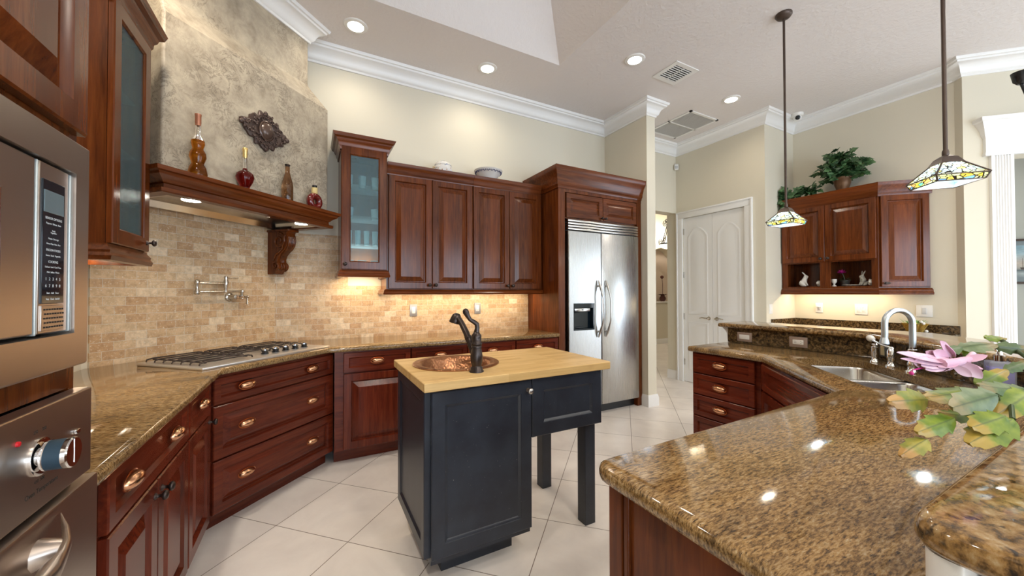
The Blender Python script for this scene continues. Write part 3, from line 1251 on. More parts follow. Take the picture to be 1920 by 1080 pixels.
g.lathe([(0.0045, 0), (0.004, 0.003), (0, 0.004)], (ly(0.9), -0.03, 1.09), (0, -1, 0), 14)
g.out('indicator_light', plain('red_lens', (0.6, 0.01, 0.02), 0.2), ocp, ang=60)
g = G()
g.box(ly(1.062), ly(1.078), -0.034, -0.03, 1.052, 1.06, 0.001)
g.out('small_badge', M_CHROME, ocp)
M_INKD = plain('dark_print', (0.03, 0.025, 0.02), 0.6)
for it in (('Oven Temperature', 0.0115, (ly(0.965), -0.0303, 0.992), 1), ('250     350', 0.008, (kx, -0.0303, 1.094), 1), ('450  500', 0.008, (kx, -0.0303, 1.009), 1)):
    lettering([it], M_INKD, ocp, 'panel_lettering')
g = G()
g.box(0.006, ly(1.135), -0.04, -0.001, 0.32, 0.949, 0.006)
od = g.out('oven_door', M_STEELOV, ov, ang=30)
g = G()
g.box(0.14, 0.62, -0.0425, -0.038, 0.42, 0.80, 0.002)
g.out('oven_window', M_BLACKGL, od, ang=20)
# bowed handle with flared, flattened ends
g = G()
hp = []
for k in range(17):
    t = k / 16
    x = 0.155 + (ly(0.99) - 0.155) * t
    e = max(0.0, (abs(t - 0.5) - 0.3) / 0.2)
    hp.append((x, -0.043 - 0.034 * (1 - e * e), 0.885 + 0.046 * e ** 1.5))
rs_ = [(0.002, 0.012, 0.021, 0.024, 0.019, 0.013)[min(k, 16 - k)] if min(k, 16 - k) < 6 else 0.0105 for k in range(17)]
g.tube(hp, rs_, 12, flat=[0.35 if min(k, 16 - k) < 4 else 0.8 for k in range(17)], up=(0, 0, 1))
for k in (2, 14):
    g.tube([hp[k], (hp[k][0], -0.038, hp[k][2] - 0.003)], [0.014, 0.026], 10)
g.out('oven_handle', M_STEELOV, od, ang=60)

# ---- left base run
lb = T('base_cabinet', 'cherry base cabinet beside the oven with one wide drawer over two doors', 'cabinet', (-0.492, 1.15, 0), 90, None)
carcass(lb, 0.0, 0.975, 0.60)
f1 = front('drawer', lb, 0.235, 0.970, 0.690, 0.862, DRAWER, M_RH)
for y_ in (1.515, 1.93):
    cup_pull(f1, y_ - 1.15, 0.778)
dA = front('cabinet_door', lb, 0.235, 0.598, 0.115, 0.680, RAISED, M_RV)
dB = front('cabinet_door', lb, 0.602, 0.970, 0.115, 0.680, RAISED, M_RV)
knob(dA, 0.568, 0.632)
knob(dB, 0.636, 0.632)
lb2 = T('base_cabinet', 'narrow cherry base cabinet in the corner between oven run and cooktop drawers', 'cabinet', (-0.492, 2.127, 0), 90)
carcass(lb2, 0.0, 0.45, 0.55)
f2 = front('drawer', lb2, 0.008, 0.388, 0.690, 0.862, DRAWER, M_RH)
cup_pull(f2, 0.222, 0.785)
d3 = front('cabinet_door', lb2, 0.008, 0.388, 0.115, 0.680, RAISED, M_RV)
knob(d3, 0.362, 0.652)

# ---- cooktop drawer base on the diagonal
cbx = T('drawer_cabinet', 'cherry three-drawer cabinet set diagonally under the cooktop', 'cabinet', DP(1.49, 3.098), 45)
CW = 0.91
g = G()
g.extr([(0, 0.095), (0, 0.875), (0.5, 0.875), (0.5, 0), (0.065, 0), (0.065, 0.095)], 0.0, CW)
g.out('cabinet_body', M_RH, cbx, ang=20)
for z0, z1, pz, rg in ((0.708, 0.855, 0.783, DRAWER), (0.402, 0.700, 0.555, DRAWR), (0.105, 0.394, 0.262, DRAWR)):
    d_ = front('drawer', cbx, 0.013, 0.898, z0, z1, rg, M_RH)
    cup_pull(d_, 1.693 - 1.49, pz)
    cup_pull(d_, 2.187 - 1.49, pz)

# ---- back wall base run
BF = 3.187
bbx = [(0.16, 0.741, 'cherry base cabinet next to the cooktop drawers, behind the island corner'), (0.743, 1.248, 'cherry base cabinet behind the island faucet, second along the back wall'),
       (1.250, 1.748, 'cherry base cabinet third along the back wall, mostly behind the island'), (1.750, 2.250, 'cherry base cabinet against the refrigerator surround')]
for k, (x0, x1, lab) in enumerate(bbx):
    r_ = T('base_cabinet', lab, 'cabinet', (x0, BF, 0), 0)
    w_ = x1 - x0
    a = 0.062 if k == 0 else 0.004
    carcass(r_, 0, w_, 0.585)
    d_ = front('drawer', r_, a, w_ - 0.004, 0.708, 0.865, DRAWER, M_RH)
    cup_pull(d_, (a + w_) / 2 + (0.0 if k else -0.01), 0.79)
    e_ = front('cabinet_door', r_, a, w_ - 0.004, 0.115, 0.700, RAISED, M_RV)
    knob(e_, w_ - 0.045, 0.655)

# ---- granite on the oven, cooktop and back runs
g = G()
CT = [(-0.435, 1.15), (-0.435, 2.59), (0.115, 3.14), (2.25, 3.14), (2.25, 3.777), (-0.283, 3.777), (-1.115, 2.945), (-1.115, 1.15)]
CT = rounded(CT, [0.045, 0.02, 0.02, 0, 0, 0, 0, 0], 4)
g.slab(CT, COUNTER)
cto = g.out('granite_countertop', M_GRAN2, ang=50)
tag(cto, 'gold brown granite countertop running from the oven past the cooktop to the refrigerator', 'countertop')

# ---- left upper corner cabinet with a glazed door
ug = T('wall_cabinet', 'tall cherry wall cabinet with a clouded glass door beside the oven tower', 'cabinet', (-0.752, 2.15, 0), 90)


def glazed(root, w, depth, z0, z1, lrail, ctop, knobx, ends=(True, True)):
    g = G()
    g.box(0, 0.018, 0, depth, z0, z1)
    g.box(w - 0.018, w, 0, depth, z0, z1)
    g.box(0.018, w - 0.018, depth - 0.012, depth, z0, z1)
    g.box(0.018, w - 0.018, 0, depth - 0.012, z0, z0 + 0.018)
    g.box(0.018, w - 0.018, 0, depth - 0.012, z1 - 0.018, z1)
    g.out('cabinet_body', M_WV, root, ang=20)
    for z in (z0 + 0.22, z0 + 0.46, z0 + 0.73):
        s_ = G()
        s_.box(0.019, w - 0.019, 0.03, depth - 0.014, z, z + 0.008, 0.002)
        s_.out('glass_shelf', M_THIN, root, ang=20)
    g = G()
    g.panel(0.004, w - 0.004, z0 + 0.002, z1 - 0.002, -0.022, 0.021, [(0.062, 0.0), (0.066, 0.005), (0.071, 0.008)], False)
    d_ = g.out('cabinet_door', M_WV, root, ang=20)
    p_ = G()
    p_.box(0.068, w - 0.068, -0.012, -0.007, z0 + 0.066, z1 - 0.066)
    p_.out('glass_pane', M_SEED, d_, ang=20)
    knob(d_, knobx, z0 + 0.045)
    path = [(0, depth), (0, -0.003), (w, -0.003), (w, depth)]
    g = G()
    dz = z0 - lrail
    g.sweep(path, [(-0.02, lrail), (0.022, lrail), (0.026, lrail + dz * 0.25), (0.018, lrail + dz * 0.45), (0.02, lrail + dz * 0.6), (0.008, lrail + dz * 0.85), (0.006, z0), (-0.02, z0)])
    g.out('light_rail', M_WH, root)
    g = G()
    h = ctop - z1
    g.sweep(path, [(-0.01, z1 - 0.03), (0.008, z1 - 0.03), (0.012, z1 - 0.005), (0.02, z1 + h * 0.1), (0.022, z1 + h * 0.3), (0.032, z1 + h * 0.42), (0.038, z1 + h * 0.6), (0.055, z1 + h * 0.72), (0.06, z1 + h * 0.85), (0.066, ctop), (-0.01, ctop)])
    g.out('crown', M_WH, root)


glazed(ug, 0.405, 0.365, 1.54, 2.59, 1.47, 2.70, 0.372)
gc = T('wall_cabinet', 'tall cherry wall cabinet with a glass door showing glassware, right of the range hood', 'cabinet', (0.215, 3.42, 0), 0)
glazed(gc, 0.372, 0.36, 1.53, 2.572, 1.468, 2.665, 0.03)

# ---- back wall cabinets: two double-door units sharing height
for k, (x0, x1, lab, pz) in enumerate(((0.592, 1.423, 'cherry double-door wall cabinet next to the glass-door cabinet', 1.405), (1.425, 2.25, 'cherry double-door wall cabinet beside the refrigerator surround', 1.405))):
    r_ = T('wall_cabinet', lab, 'cabinet', (x0, 3.482, 0), 0)
    w_ = x1 - x0
    g = G()
    g.box(0, w_, 0, 0.30, 1.365, 2.42)
    g.out('cabinet_body', M_WV, r_, ang=20)
    mid = w_ / 2
    dl = front('cabinet_door', r_, 0.006 + (0.01 if k == 0 else 0), mid - 0.002, 1.372, 2.408, RAISED, M_WV)
    dr = front('cabinet_door', r_, mid + 0.002, w_ - (0.006 if k == 0 else 0.02), 1.372, 2.408, RAISED, M_WV)
    knob(dl, mid - 0.03, 1.405)
    knob(dr, mid + 0.03, 1.405)
    g = G()
    path = [(0, 0.0), (w_, 0.0)] if k else [(0, 0.29), (0, 0.0), (w_, 0.0)]
    g.sweep(path, [(-0.02, 1.318), (0.026, 1.318), (0.03, 1.33), (0.022, 1.342), (0.024, 1.352), (0.006, 1.366), (-0.02, 1.366)])
    g.out('light_rail', M_WH, r_)
    g = G()
    path = [(0, 0.0), (w_ - (0.03 if k else 0), 0.0)]
    g.sweep(path, [(-0.02, 2.4), (0.024, 2.4), (0.027, 2.415), (0.034, 2.425), (0.036, 2.445), (0.05, 2.465), (0.056, 2.485), (0.062, 2.503), (-0.02, 2.503)])
    g.out('crown', M_WH, r_)

# ---- refrigerator surround
fs = T('refrigerator_surround', 'tall cherry surround with two small doors above the steel refrigerator', 'cabinet', (2.257, 3.17, 0), 0)
g = G()
g.box(0, 0.082, 0.0, 0.615, 0, 2.392)
g.box(1.128, 1.199, 0.0, 0.615, 0, 2.392)
g.box(0.082, 1.128, 0.02, 0.615, 2.118, 2.392)
g.box(0.0, 1.199, -0.002, 0.615, 2.392, 2.47)
g.out('cabinet_body', M_WV, fs, ang=20)
for x0, x1, kx_ in ((0.106, 0.604, 0.58), (0.608, 1.124, 0.634)):
    d_ = front('cabinet_door', fs, x0, x1, 2.131, 2.386, RAISED_S, M_WH, y=-0.003)
    knob(d_, kx_, 2.155, y=-0.003, s=0.8)
g = G()
g.sweep([(0, 0.6), (0, 0), (1.199, 0)], [(-0.01, 2.425), (0.01, 2.425), (0.014, 2.445), (0.026, 2.46), (0.028, 2.49), (0.04, 2.52), (0.046, 2.55), (0.07, 2.585), (0.078, 2.605), (0.082, 2.64), (-0.01, 2.64)])
g.out('crown', M_WH, fs)

# ---- hutch wall cabinet with open cubbies and an angled end door
hc = T('hutch_cabinet', 'cherry wall cabinet with open cubbies under an ivy garland', 'cabinet', (5.29, 2.545, 0), -90)
g = G()
HW, HD = 0.915, 0.318
for a, b_ in ((0, 0.02), (0.44, 0.475), (HW - 0.03, HW)):
    g.box(a, b_, 0.0205, HD - 0.0125, 1.3985, 1.6795)
g.box(0, HW, HD - 0.012, HD, 1.3985, 1.6795)
g.box(0, HW, 0, HD, 1.375, 1.398)
g.box(0, HW, 0, HD, 1.68, 2.36)
g.box(0, 0.06, 0, 0.02, 1.398, 1.68)
g.box(0.40, 0.50, 0, 0.02, 1.398, 1.68)
g.box(HW - 0.055, HW, 0, 0.02, 1.398, 1.68)
g.prism([(HW, 0.0), (HW + 0.30, 0.30), (HW + 0.30, HD), (HW, HD)], 1.375, 2.40)
g.out('cabinet_body', M_WV, hc, ang=20)
dl = front('cabinet_door', hc, 0.008, 0.453, 1.692, 2.352, RAISED, M_WV)
dr = front('cabinet_door', hc, 0.457, 0.905, 1.692, 2.352, RAISED, M_WV)
knob(dl, 0.42, 1.725)
knob(dr, 0.49, 1.725)
g = G()
g.panel(0.012, 0.415, 1.388, 2.352, -0.022, 0.021, RAISED)
de = g.out('cabinet_door', M_WV, hc, loc=(HW + 0.004, 0.0, 0), rz=45, ang=20)
q_ = G()
q_.lathe([(0.014, 0), (0.006, 0.006), (0.006, 0.014), (0.012, 0.02), (0.013, 0.028), (0, 0.034)], (0.05, -0.022, 1.425), (0, -1, 0), 14, sx=1.7, sy=1.0)
q_.out('knob', M_BRONZE, de, ang=60)
pth = [(0.0, 0.0), (HW, 0.0), (HW + 0.31, 0.31)]
g = G()
g.sweep(pth, [(-0.02, 1.305), (0.03, 1.305), (0.034, 1.325), (0.024, 1.338), (0.026, 1.352), (0.006, 1.374), (-0.02, 1.374)])
g.out('light_rail', M_WH, hc)
g = G()
g.sweep(pth, [(-0.02, 2.345), (0.024, 2.345), (0.028, 2.37), (0.036, 2.385), (0.038, 2.41), (0.056, 2.44), (0.064, 2.46), (0.068, 2.487), (-0.02, 2.487)])
g.mi = 0
g.prism([(0, 0), (HW, 0), (HW + 0.30, 0.30), (HW + 0.30, HD), (0, HD)], 2.40, 2.47)
g.out('crown', M_WH, hc)

hb = T('base_cabinet', 'cherry base cabinet under the hutch counter', 'cabinet', (5.06, 2.545, 0), -90)
carcass(hb, 0, 1.38, 0.53)
hk = G()
hk.slab([(5.03, 1.16), (5.60, 1.16), (5.60, 2.548), (5.03, 2.548)], COUNTER)
hk.box(5.585, 5.607, 1.135, 2.55, 0.912, 0.997)
hk.box(5.03, 5.59, 2.532, 2.552, 0.912, 0.997)
tag(hk.out('hutch_counter', M_GRAND, ang=40), 'dark granite hutch counter with a low splash strip against the cream wall', 'countertop')

# ---- peninsula and sink cabinets
db = T('drawer_cabinet', 'cherry stack of small drawers at the far end of the sink counter', 'cabinet', (2.627, 1.898, 0), -90)
carcass(db, 0, 0.50, 0.495, z0=0.1)
for z0, z1, pz in ((0.718, 0.865, 0.795), (0.557, 0.711, 0.632), (0.394, 0.550, 0.474), (0.115, 0.387, 0.262)):
    d_ = front('drawer', db, 0.012, 0.47, z0, z1, DRAWER, M_RH)
    cup_pull(d_, 0.228, pz)
sb = T('sink_cabinet', 'cherry sink cabinet set diagonally between drawer stack and peninsula', 'cabinet', (2.62, 1.385, 0), -135)
g = G()
g.box(0, 0.86, 0, 0.02, 0.1, 0.872)
g.box(0.0, 0.86, 0.075, 0.09, 0, 0.1)
g.box(0, 0.02, 0.02, 0.3, 0.1, 0.60)
g.out('cabinet_body', M_RH, sb, ang=20)
front('drawer', sb, 0.045, 0.815, 0.700, 0.865, DRAWER, M_RH)
front('cabinet_door', sb, 0.045, 0.428, 0.115, 0.690, RAISED, M_RV)
front('cabinet_door', sb, 0.432, 0.815, 0.115, 0.690, RAISED, M_RV)
pb = T('peninsula_cabinet', 'cherry peninsula cabinet with a plain end panel under the foreground granite', 'cabinet', (0.66, 0.69, 0), 0)
g = G()
g.box(0, 1.32, -0.565, 0, 0.1, 0.875)
g.box(0.03, 1.30, -0.54, -0.05, 0, 0.1)
g.out('cabinet_body', M_WV, pb, ang=20)
g = G()
g.box(-0.014, -0.001, -0.558, -0.002, 0.0, 0.872, 0.002)
g.out('end_panel', M_WV, pb, ang=20)
g = G()
g.box(-0.024, -0.0135, -0.045, -0.001, 0.0, 0.872, 0.003)
g.box(-0.024, -0.0135, -0.063, -0.049, 0.0, 0.872, 0.003)
g.out('corner_post', M_WV, pb, ang=20)
# ------------------------------------------------------------------ refrigerator
rf = T('refrigerator', 'stainless side-by-side refrigerator with a water dispenser in the cherry surround', 'refrigerator', (2.36, 3.185, 0), 0)
FW = 1.022
g = G()
g.box(0.004, FW - 0.004, 0.01, 0.59, 0.1, 2.105)
g.box(0.0, FW, 0.04, 0.5, 0.0, 0.1)
g.out('refrigerator_body', M_BLACK, rf, ang=20)
g = G()
SPL = 0.452
DX0, DX1, DZ0, DZ1 = 0.068, 0.348, 0.93, 1.218


def quadring(x0, x1, z0, z1, y):
    return [(x0, y, z0), (x1, y, z0), (x1, y, z1), (x0, y, z1)]


fy = -0.045
g.loft([quadring(0.004, SPL - 0.003, 0.105, 1.985, 0.006), quadring(0.004, SPL - 0.003, 0.105, 1.985, fy + 0.006), quadring(0.010, SPL - 0.009, 0.111, 1.979, fy),
        quadring(DX0, DX1, DZ0, DZ1, fy), quadring(DX0, DX1, DZ0, DZ1, 0.0)], True, True, False)
fl = g.out('freezer_door', M_STEELV, rf, ang=25)
g = G()
g.box(SPL + 0.003, FW - 0.004, fy, 0.006, 0.105, 1.985, 0.006)
fd = g.out('refrigerator_door', M_STEELV, rf, ang=25)
g = G()
g.loft([quadring(DX0, DX1, DZ0, DZ1, fy + 0.001), quadring(DX0, DX1, DZ0, DZ1, fy - 0.003), quadring(DX0 + 0.012, DX1 - 0.02, DZ0 + 0.018, DZ1 - 0.05, fy - 0.003), quadring(DX0 + 0.014, DX1 - 0.024, DZ0 + 0.022, DZ1 - 0.052, -0.002)], True, False, True)
g.mi = 1
g.box(DX0 + 0.016, DX1 - 0.055, fy + 0.004, fy + 0.02, DZ1 - 0.088, DZ1 - 0.053, 0.003)
g.mi = 2
g.box(DX0 + 0.11, DX0 + 0.135, fy + 0.002, fy + 0.01, DZ1 - 0.076, DZ1 - 0.064)
g.box(DX0 + 0.03, DX0 + 0.14, fy + 0.005, fy + 0.03, DZ0 + 0.03, DZ0 + 0.034)
g.out('water_dispenser', [M_BLACKGL, M_STEEL, M_BLACK], fl, ang=25)


def bow_handle(parent, x, sg):
    g = G()
    pts, rs, fls = [], [], []
    for k in range(21):
        t = k / 20
        z = 0.845 + 0.62 * t
        e = max(0.0, (abs(t - 0.5) - 0.28) / 0.22)
        pts.append((x + sg * 0.028 * math.sin(math.pi * t), fy - 0.012 - 0.05 * min(1, math.sin(math.pi * t) * 1.25), z))
        rs.append(0.0085 + 0.007 * math.sin(math.pi * min(1, e)) - 0.002 * (e > 0.9))
        fls.append(1.0 - 0.3 * min(1, e))
    g.tube(pts, rs, 12, fls, up=(0, 1, 0))
    for t in (2, 18):
        g.tube([pts[t], (pts[t][0], fy + 0.002, pts[t][2])], [0.009, 0.013], 10)
    return g.out('door_handle', M_STEEL, parent, ang=60)


bow_handle(fl, SPL - 0.058, 1)
bow_handle(fd, SPL + 0.05, 1)
g = G()
for k in range(4):
    g.box(0.004, FW - 0.004, fy + 0.002, 0.012, 1.996 + k * 0.029, 1.996 + k * 0.029 + 0.022, 0.005)
g.out('vent_grille', M_STEEL, rf, ang=30)

# ------------------------------------------------------------------ island
il = T('island_cabinet', 'blue-black painted island cabinet with a door, apron panel and open legs', 'island', (0.45, 1.63, 0), 0)


def ix(x):
    return x - 0.45


def iy(y):
    return y - 1.63


g = G()
g.box(ix(0.455), ix(0.475), iy(1.652), iy(2.215), 0.148, 0.898)
g.box(ix(0.972), ix(0.992), iy(1.652), iy(2.215), 0.11, 0.898)
g.box(ix(0.475), ix(0.972), iy(2.195), iy(2.215), 0.11, 0.898)
g.box(ix(0.475), ix(0.972), iy(1.652), iy(2.195), 0.11, 0.13)
g.box(ix(0.475), ix(0.50), iy(1.652), iy(1.672), 0.13, 0.898)
g.box(ix(0.992), ix(1.45), iy(2.16), iy(2.215), 0.60, 0.898)
g.box(ix(1.43), ix(1.45), iy(1.652), iy(2.16), 0.60, 0.898)
g.out('cabinet_body', M_BLKPAINT, il, ang=20)
g = G()
g.box(ix(0.552), ix(0.935), iy(1.745), iy(2.1), 0.0, 0.112)
g.out('toe_base', M_BLKPAINT, il, ang=20)
g = G()
g.mx = Matrix.Translation((ix(0.455), iy(2.215), 0)) @ Matrix.Rotation(math.radians(-90), 4, 'Z')
g.panel(0.0, 0.565, 0.148, 0.895, -0.012, 0.012, [(0.055, 0.0), (0.058, 0.003), (0.068, 0.009)])
g.out('side_panel', M_BLKPAINT, il, ang=20)
idr = front('cabinet_door', il, ix(0.472), ix(0.992), 0.14, 0.886, SHAKER, M_BLKPAINT, y=0.0)
knob(idr, ix(0.969), 0.838, y=0.0, mat=M_PEWTER)
front('apron_panel', il, ix(0.996), ix(1.456), 0.592, 0.892, [(0.066, 0.0), (0.068, 0.003), (0.074, 0.006), (0.080, 0.011)], M_BLKPAINT, y=0.0)
for x0, y0_ in ((1.382, 1.686), (1.386, 2.14)):
    g = G()
    g.box(ix(x0), ix(x0) + 0.072, iy(y0_), iy(y0_) + 0.072, 0.0, 0.60, 0.003)
    g.out('leg', M_BLKPAINT, il, ang=20)

BZ0, BZ1 = 0.899, 0.940
SKX, SKY, SKR = 0.715, 1.985, 0.212
g = G()
bp = rounded([(0.428, 1.591), (1.50, 1.596), (1.50, 2.257), (0.428, 2.257)], [0.004, 0.02, 0.008, 0.004], 4)
g.slab(bp, [(0.003, BZ0), (0, BZ0 + 0.003), (0, BZ1 - 0.003), (0.003, BZ1)], [circle(SKX, SKY, SKR - 0.012, 40)])
tag(g.out('butcher_block', M_BLOCK, ang=40), 'pale maple butcher block top resting on the dark island', 'worktop')
g = G()
g.lathe([(SKR + 0.025, 0.0005), (SKR + 0.026, 0.005), (SKR + 0.02, 0.008), (SKR - 0.012, 0.006), (SKR - 0.022, 0.0), (SKR - 0.03, -0.02), (SKR - 0.05, -0.08), (SKR - 0.09, -0.118), (SKR - 0.15, -0.13), (0.03, -0.134), (0.0, -0.134)], (SKX, SKY, BZ1), n=48, c0=False, c1=True)
sk = g.out('copper_sink', M_HAMMER, ang=60)
tag(sk, 'round hammered copper prep sink set into the butcher block', 'sink')
fc = T('prep_faucet', 'oil-rubbed bronze single-lever faucet beside the copper sink', 'faucet', (0.722, 1.712, BZ1), 0)
g = G()
g.lathe([(0.036, 0), (0.036, 0.006), (0.03, 0.012), (0.03, 0.022), (0.024, 0.027), (0.024, 0.032), (0.029, 0.05), (0.031, 0.075), (0.027, 0.1), (0.022, 0.118), (0.026, 0.12), (0.026, 0.128), (0.022, 0.131), (0.027, 0.134), (0.027, 0.142), (0.023, 0.145), (0.024, 0.17), (0.024, 0.182), (0.016, 0.192), (0.013, 0.198), (0, 0.2)], n=28)
g.out('faucet_body', M_BRONZE, fc, ang=60)
g = G()
dx, dy = -0.25, 0.97
pts = [(dx * r, dy * r, z) for r, z in ((0.02, 0.08), (0.045, 0.125), (0.085, 0.185), (0.13, 0.235), (0.155, 0.255))]
g.tube(pts, [0.016, 0.0165, 0.016, 0.015, 0.015], 14)
g.tube([(dx * 0.066, dy * 0.066, 0.158), (dx * 0.072, dy * 0.072, 0.167)], 0.0185, 14)
hx, hy = dx * 0.175, dy * 0.175
g.lathe([(0.0, 0.022), (0.014, 0.02), (0.024, 0.008), (0.028, -0.01), (0.032, -0.028), (0.03, -0.032), (0.0, -0.03)], (hx, hy, 0.262), (0.25, -0.15, 1), 20)
g.out('spray_spout', M_BRONZE, fc, ang=60)
g = G()
g.tube([(0, 0, 0.196), (0.004, 0.0, 0.215), (0.003, 0.002, 0.235), (-0.012, 0.006, 0.247), (-0.03, 0.01, 0.258), (-0.042, 0.014, 0.278), (-0.05, 0.017, 0.297)], [0.014, 0.012, 0.0125, 0.011, 0.01, 0.012, 0.0165], 12)
g.ball((-0.0505, 0.0175, 0.299), 0.0155, 12)
g.out('lever', M_BRONZE, fc, ang=60)

# ------------------------------------------------------------------ cooktop, on the diagonal counter
ck = T('cooktop', 'stainless gas cooktop with black grates on the granite counter', 'cooktop', DP(1.435, 3.05, 0.915), 45)
g = G()
KW, KD = 0.905, 0.53
g.box(0, KW, 0, KD, 0.0, 0.016, 0.0045, 2)
g.loft([quadring(0, 1, 0, 1, 0)] * 0 or [[(0.03, 0.05, 0.0161), (KW - 0.03, 0.05, 0.0161), (KW - 0.03, KD - 0.02, 0.0161), (0.03, KD - 0.02, 0.0161)], [(0.04, 0.06, 0.0165), (KW - 0.04, 0.06, 0.0165), (KW - 0.04, KD - 0.03, 0.0165), (0.04, KD - 0.03, 0.0165)]])
g.out('cooktop_body', plain('satin_cooktop_steel', (0.7, 0.68, 0.66), 0.3, 0.9), ck, ang=30)


def grate(x0, x1, y0_, y1, bars):
    g = G()
    zt = 0.035
    for k in range(bars):
        y = y0_ + (y1 - y0_) * k / (bars - 1)
        g.tube([(x0, y, 0.018), (x0 + 0.004, y, 0.03), (x0 + 0.03, y, zt), (x1 - 0.03, y, zt), (x1 - 0.004, y, 0.03), (x1, y, 0.018)], 0.0042, 6)
    for x in (x0 + 0.035, x1 - 0.035):
        g.box(x - 0.0035, x + 0.0035, y0_, y1, zt - 0.009, zt - 0.002)
    g.out('grate', M_IRON, ck, ang=40)


grate(0.03, 0.335, 0.07, 0.5, 7)
grate(0.34, 0.565, 0.205, 0.5, 5)
grate(0.57, 0.875, 0.205, 0.5, 5)
for x, y, r_ in ((0.18, 0.19, 0.036), (0.18, 0.4, 0.03), (0.455, 0.36, 0.042), (0.72, 0.41, 0.032), (0.72, 0.28, 0.026)):
    g = G()
    g.lathe([(r_ + 0.012, 0.0165), (r_ + 0.01, 0.022), (r_, 0.021), (r_ * 0.95, 0.026), (r_ * 0.6, 0.028), (0, 0.028)], (x, y, 0), n=24)
    g.out('burner', M_IRON, ck, ang=40)
for k in range(5):
    x = 0.462 + k * 0.079
    g = G()
    g.lathe([(0.023, 0.0), (0.023, 0.004), (0.018, 0.006), (0.02, 0.02), (0.021, 0.024), (0.018, 0.028)], (x, 0.12, 0.0165), n=20)
    g.mi = 1
    g.lathe([(0.0215, 0.0235), (0.021, 0.031), (0.012, 0.036), (0, 0.0375)], (x, 0.12, 0.0165), n=20, c0=False)
    g.out('burner_knob', [M_BLACK, M_CHROME], ck, ang=50)

# ------------------------------------------------------------------ hood: timber mantel with a steel liner
hd = T('hood_mantel', 'carved cherry mantel shelf of the range hood under the plaster chimney', 'range hood', DP(1.355, 3.29, 0), 45)
MW = 1.125
MP = [(-0.03, 1.862), (0.03, 1.862), (0.034, 1.868), (0.034, 1.886), (0.012, 1.89), (0.010, 1.912), (0.02, 1.918), (0.024, 1.926), (0.036, 1.936), (0.056, 1.95), (0.06, 1.962), (0.074, 1.968), (0.076, 1.99), (-0.03, 1.99)]
g = G()
g.sweep([(0, 0.52), (0, 0), (MW, 0), (MW, 0.52)], MP)
g.box(0.02, MW - 0.02, 0.02, 0.50, 1.955, 1.9895)
g.out('shelf', M_WH, hd, ang=30)
g = G()
g.loft([[(0.028, 0.028, 1.868), (MW - 0.028, 0.028, 1.868), (MW - 0.028, 0.5, 1.868), (0.028, 0.5, 1.868)], [(0.06, 0.06, 1.868), (MW - 0.06, 0.06, 1.868), (MW - 0.06, 0.47, 1.868), (0.06, 0.47, 1.868)],
        [(0.09, 0.09, 1.905), (MW - 0.09, 0.09, 1.905), (MW - 0.09, 0.44, 1.905), (0.09, 0.44, 1.905)]], True, False, True)
g.out('hood_liner', M_STEEL, hd, ang=20)
for x in (0.16, MW - 0.2):
    g = G()
    g.lathe([(0.045, 0.0), (0.045, -0.006), (0.036, -0.008)], (x, 0.05, 1.869), n=20)
    lt = g.out('hood_light', M_BULB, hd, ang=40)
    lamp('hood_lamp', (x, 0.06, 1.845), 3.2, WARM, 0.03, 'SPOT', 130, hd)
for x in (0.3, MW - 0.36):
    g = G()
    g.lathe([(0.016, 0), (0.014, -0.012), (0.006, -0.016), (0, -0.016)], (x, 0.2, 1.905), n=16)
    g.out('hood_switch', M_NICKEL, hd, ang=50)

cb_ = T('corbel', 'carved cherry scroll corbel under the right end of the hood mantel', 'corbel', DP(2.405, 4.05, 0), 45)
CP = [(0, 1.862), (-0.215, 1.862), (-0.217, 1.845), (-0.205, 1.838), (-0.198, 1.826), (-0.208, 1.80), (-0.212, 1.765), (-0.2, 1.725), (-0.178, 1.695), (-0.145, 1.672), (-0.118, 1.645), (-0.105, 1.612), (-0.108, 1.588),
      (-0.124, 1.572), (-0.13, 1.552), (-0.12, 1.532), (-0.098, 1.524), (-0.085, 1.512), (-0.075, 1.496), (-0.06, 1.49), (0, 1.49)]
g = G()
g.extr(CP, 0.0, 0.085)
g.box(-0.012, 0.097, -0.228, 0, 1.842, 1.8615, 0.004)
g.out('bracket', M_WV, cb_, ang=40)
g = G()
for xo in (-0.004, 0.089):
    sp = []
    for k in range(26):
        t = k / 25
        a = math.pi * 0.5 + t * 3.4 * math.pi
        r_ = 0.062 * (1 - t) + 0.006
        sp.append((xo, -0.125 + r_ * math.cos(a), 1.765 + r_ * math.sin(a)))
    g.tube(sp, [0.010 - 0.004 * k / 25 for k in range(26)], 6)
    sp = []
    for k in range(20):
        t = k / 19
        a = math.pi * 1.5 - t * 3.0 * math.pi
        r_ = 0.036 * (1 - t) + 0.004
        sp.append((xo, -0.085 + r_ * math.cos(a), 1.56 + r_ * math.sin(a)))
    g.tube(sp, [0.008 - 0.003 * k / 19 for k in range(20)], 6)
    g.tube([(xo, -0.19, 1.81), (xo, -0.16, 1.70), (xo, -0.09, 1.65), (xo, -0.06, 1.6)], [0.006, 0.009, 0.008, 0.005], 6)
fp = [(p[0] - 0.004, p[1]) for p in CP[5:13]]
for k, xo in enumerate((0.012, 0.027, 0.0425, 0.058, 0.073)):
    g.tube([(xo + (0.0425 - xo) * 0.6 * i / 7, y, z) for i, (y, z) in enumerate(fp)], [0.0085 * math.sin(math.pi * (0.15 + 0.75 * i / 7)) + 0.002 for i in range(8)], 6)
fp2 = [(p[0] - 0.003, p[1]) for p in CP[12:17]]
for xo in (0.02, 0.0425, 0.065):
    g.tube([(xo, y, z) for y, z in fp2], [0.004, 0.008, 0.009, 0.007, 0.003], 6)
g.out('carving', M_WV, cb_, ang=60)

# four decorative bottles on the mantel, left to right
SZ = 1.9905


def bottle_at(name, label, s, c=3.325):
    return T(name, label, 'bottle', DP(s, c, SZ), 45, 'liquor bottles along the hood mantel')


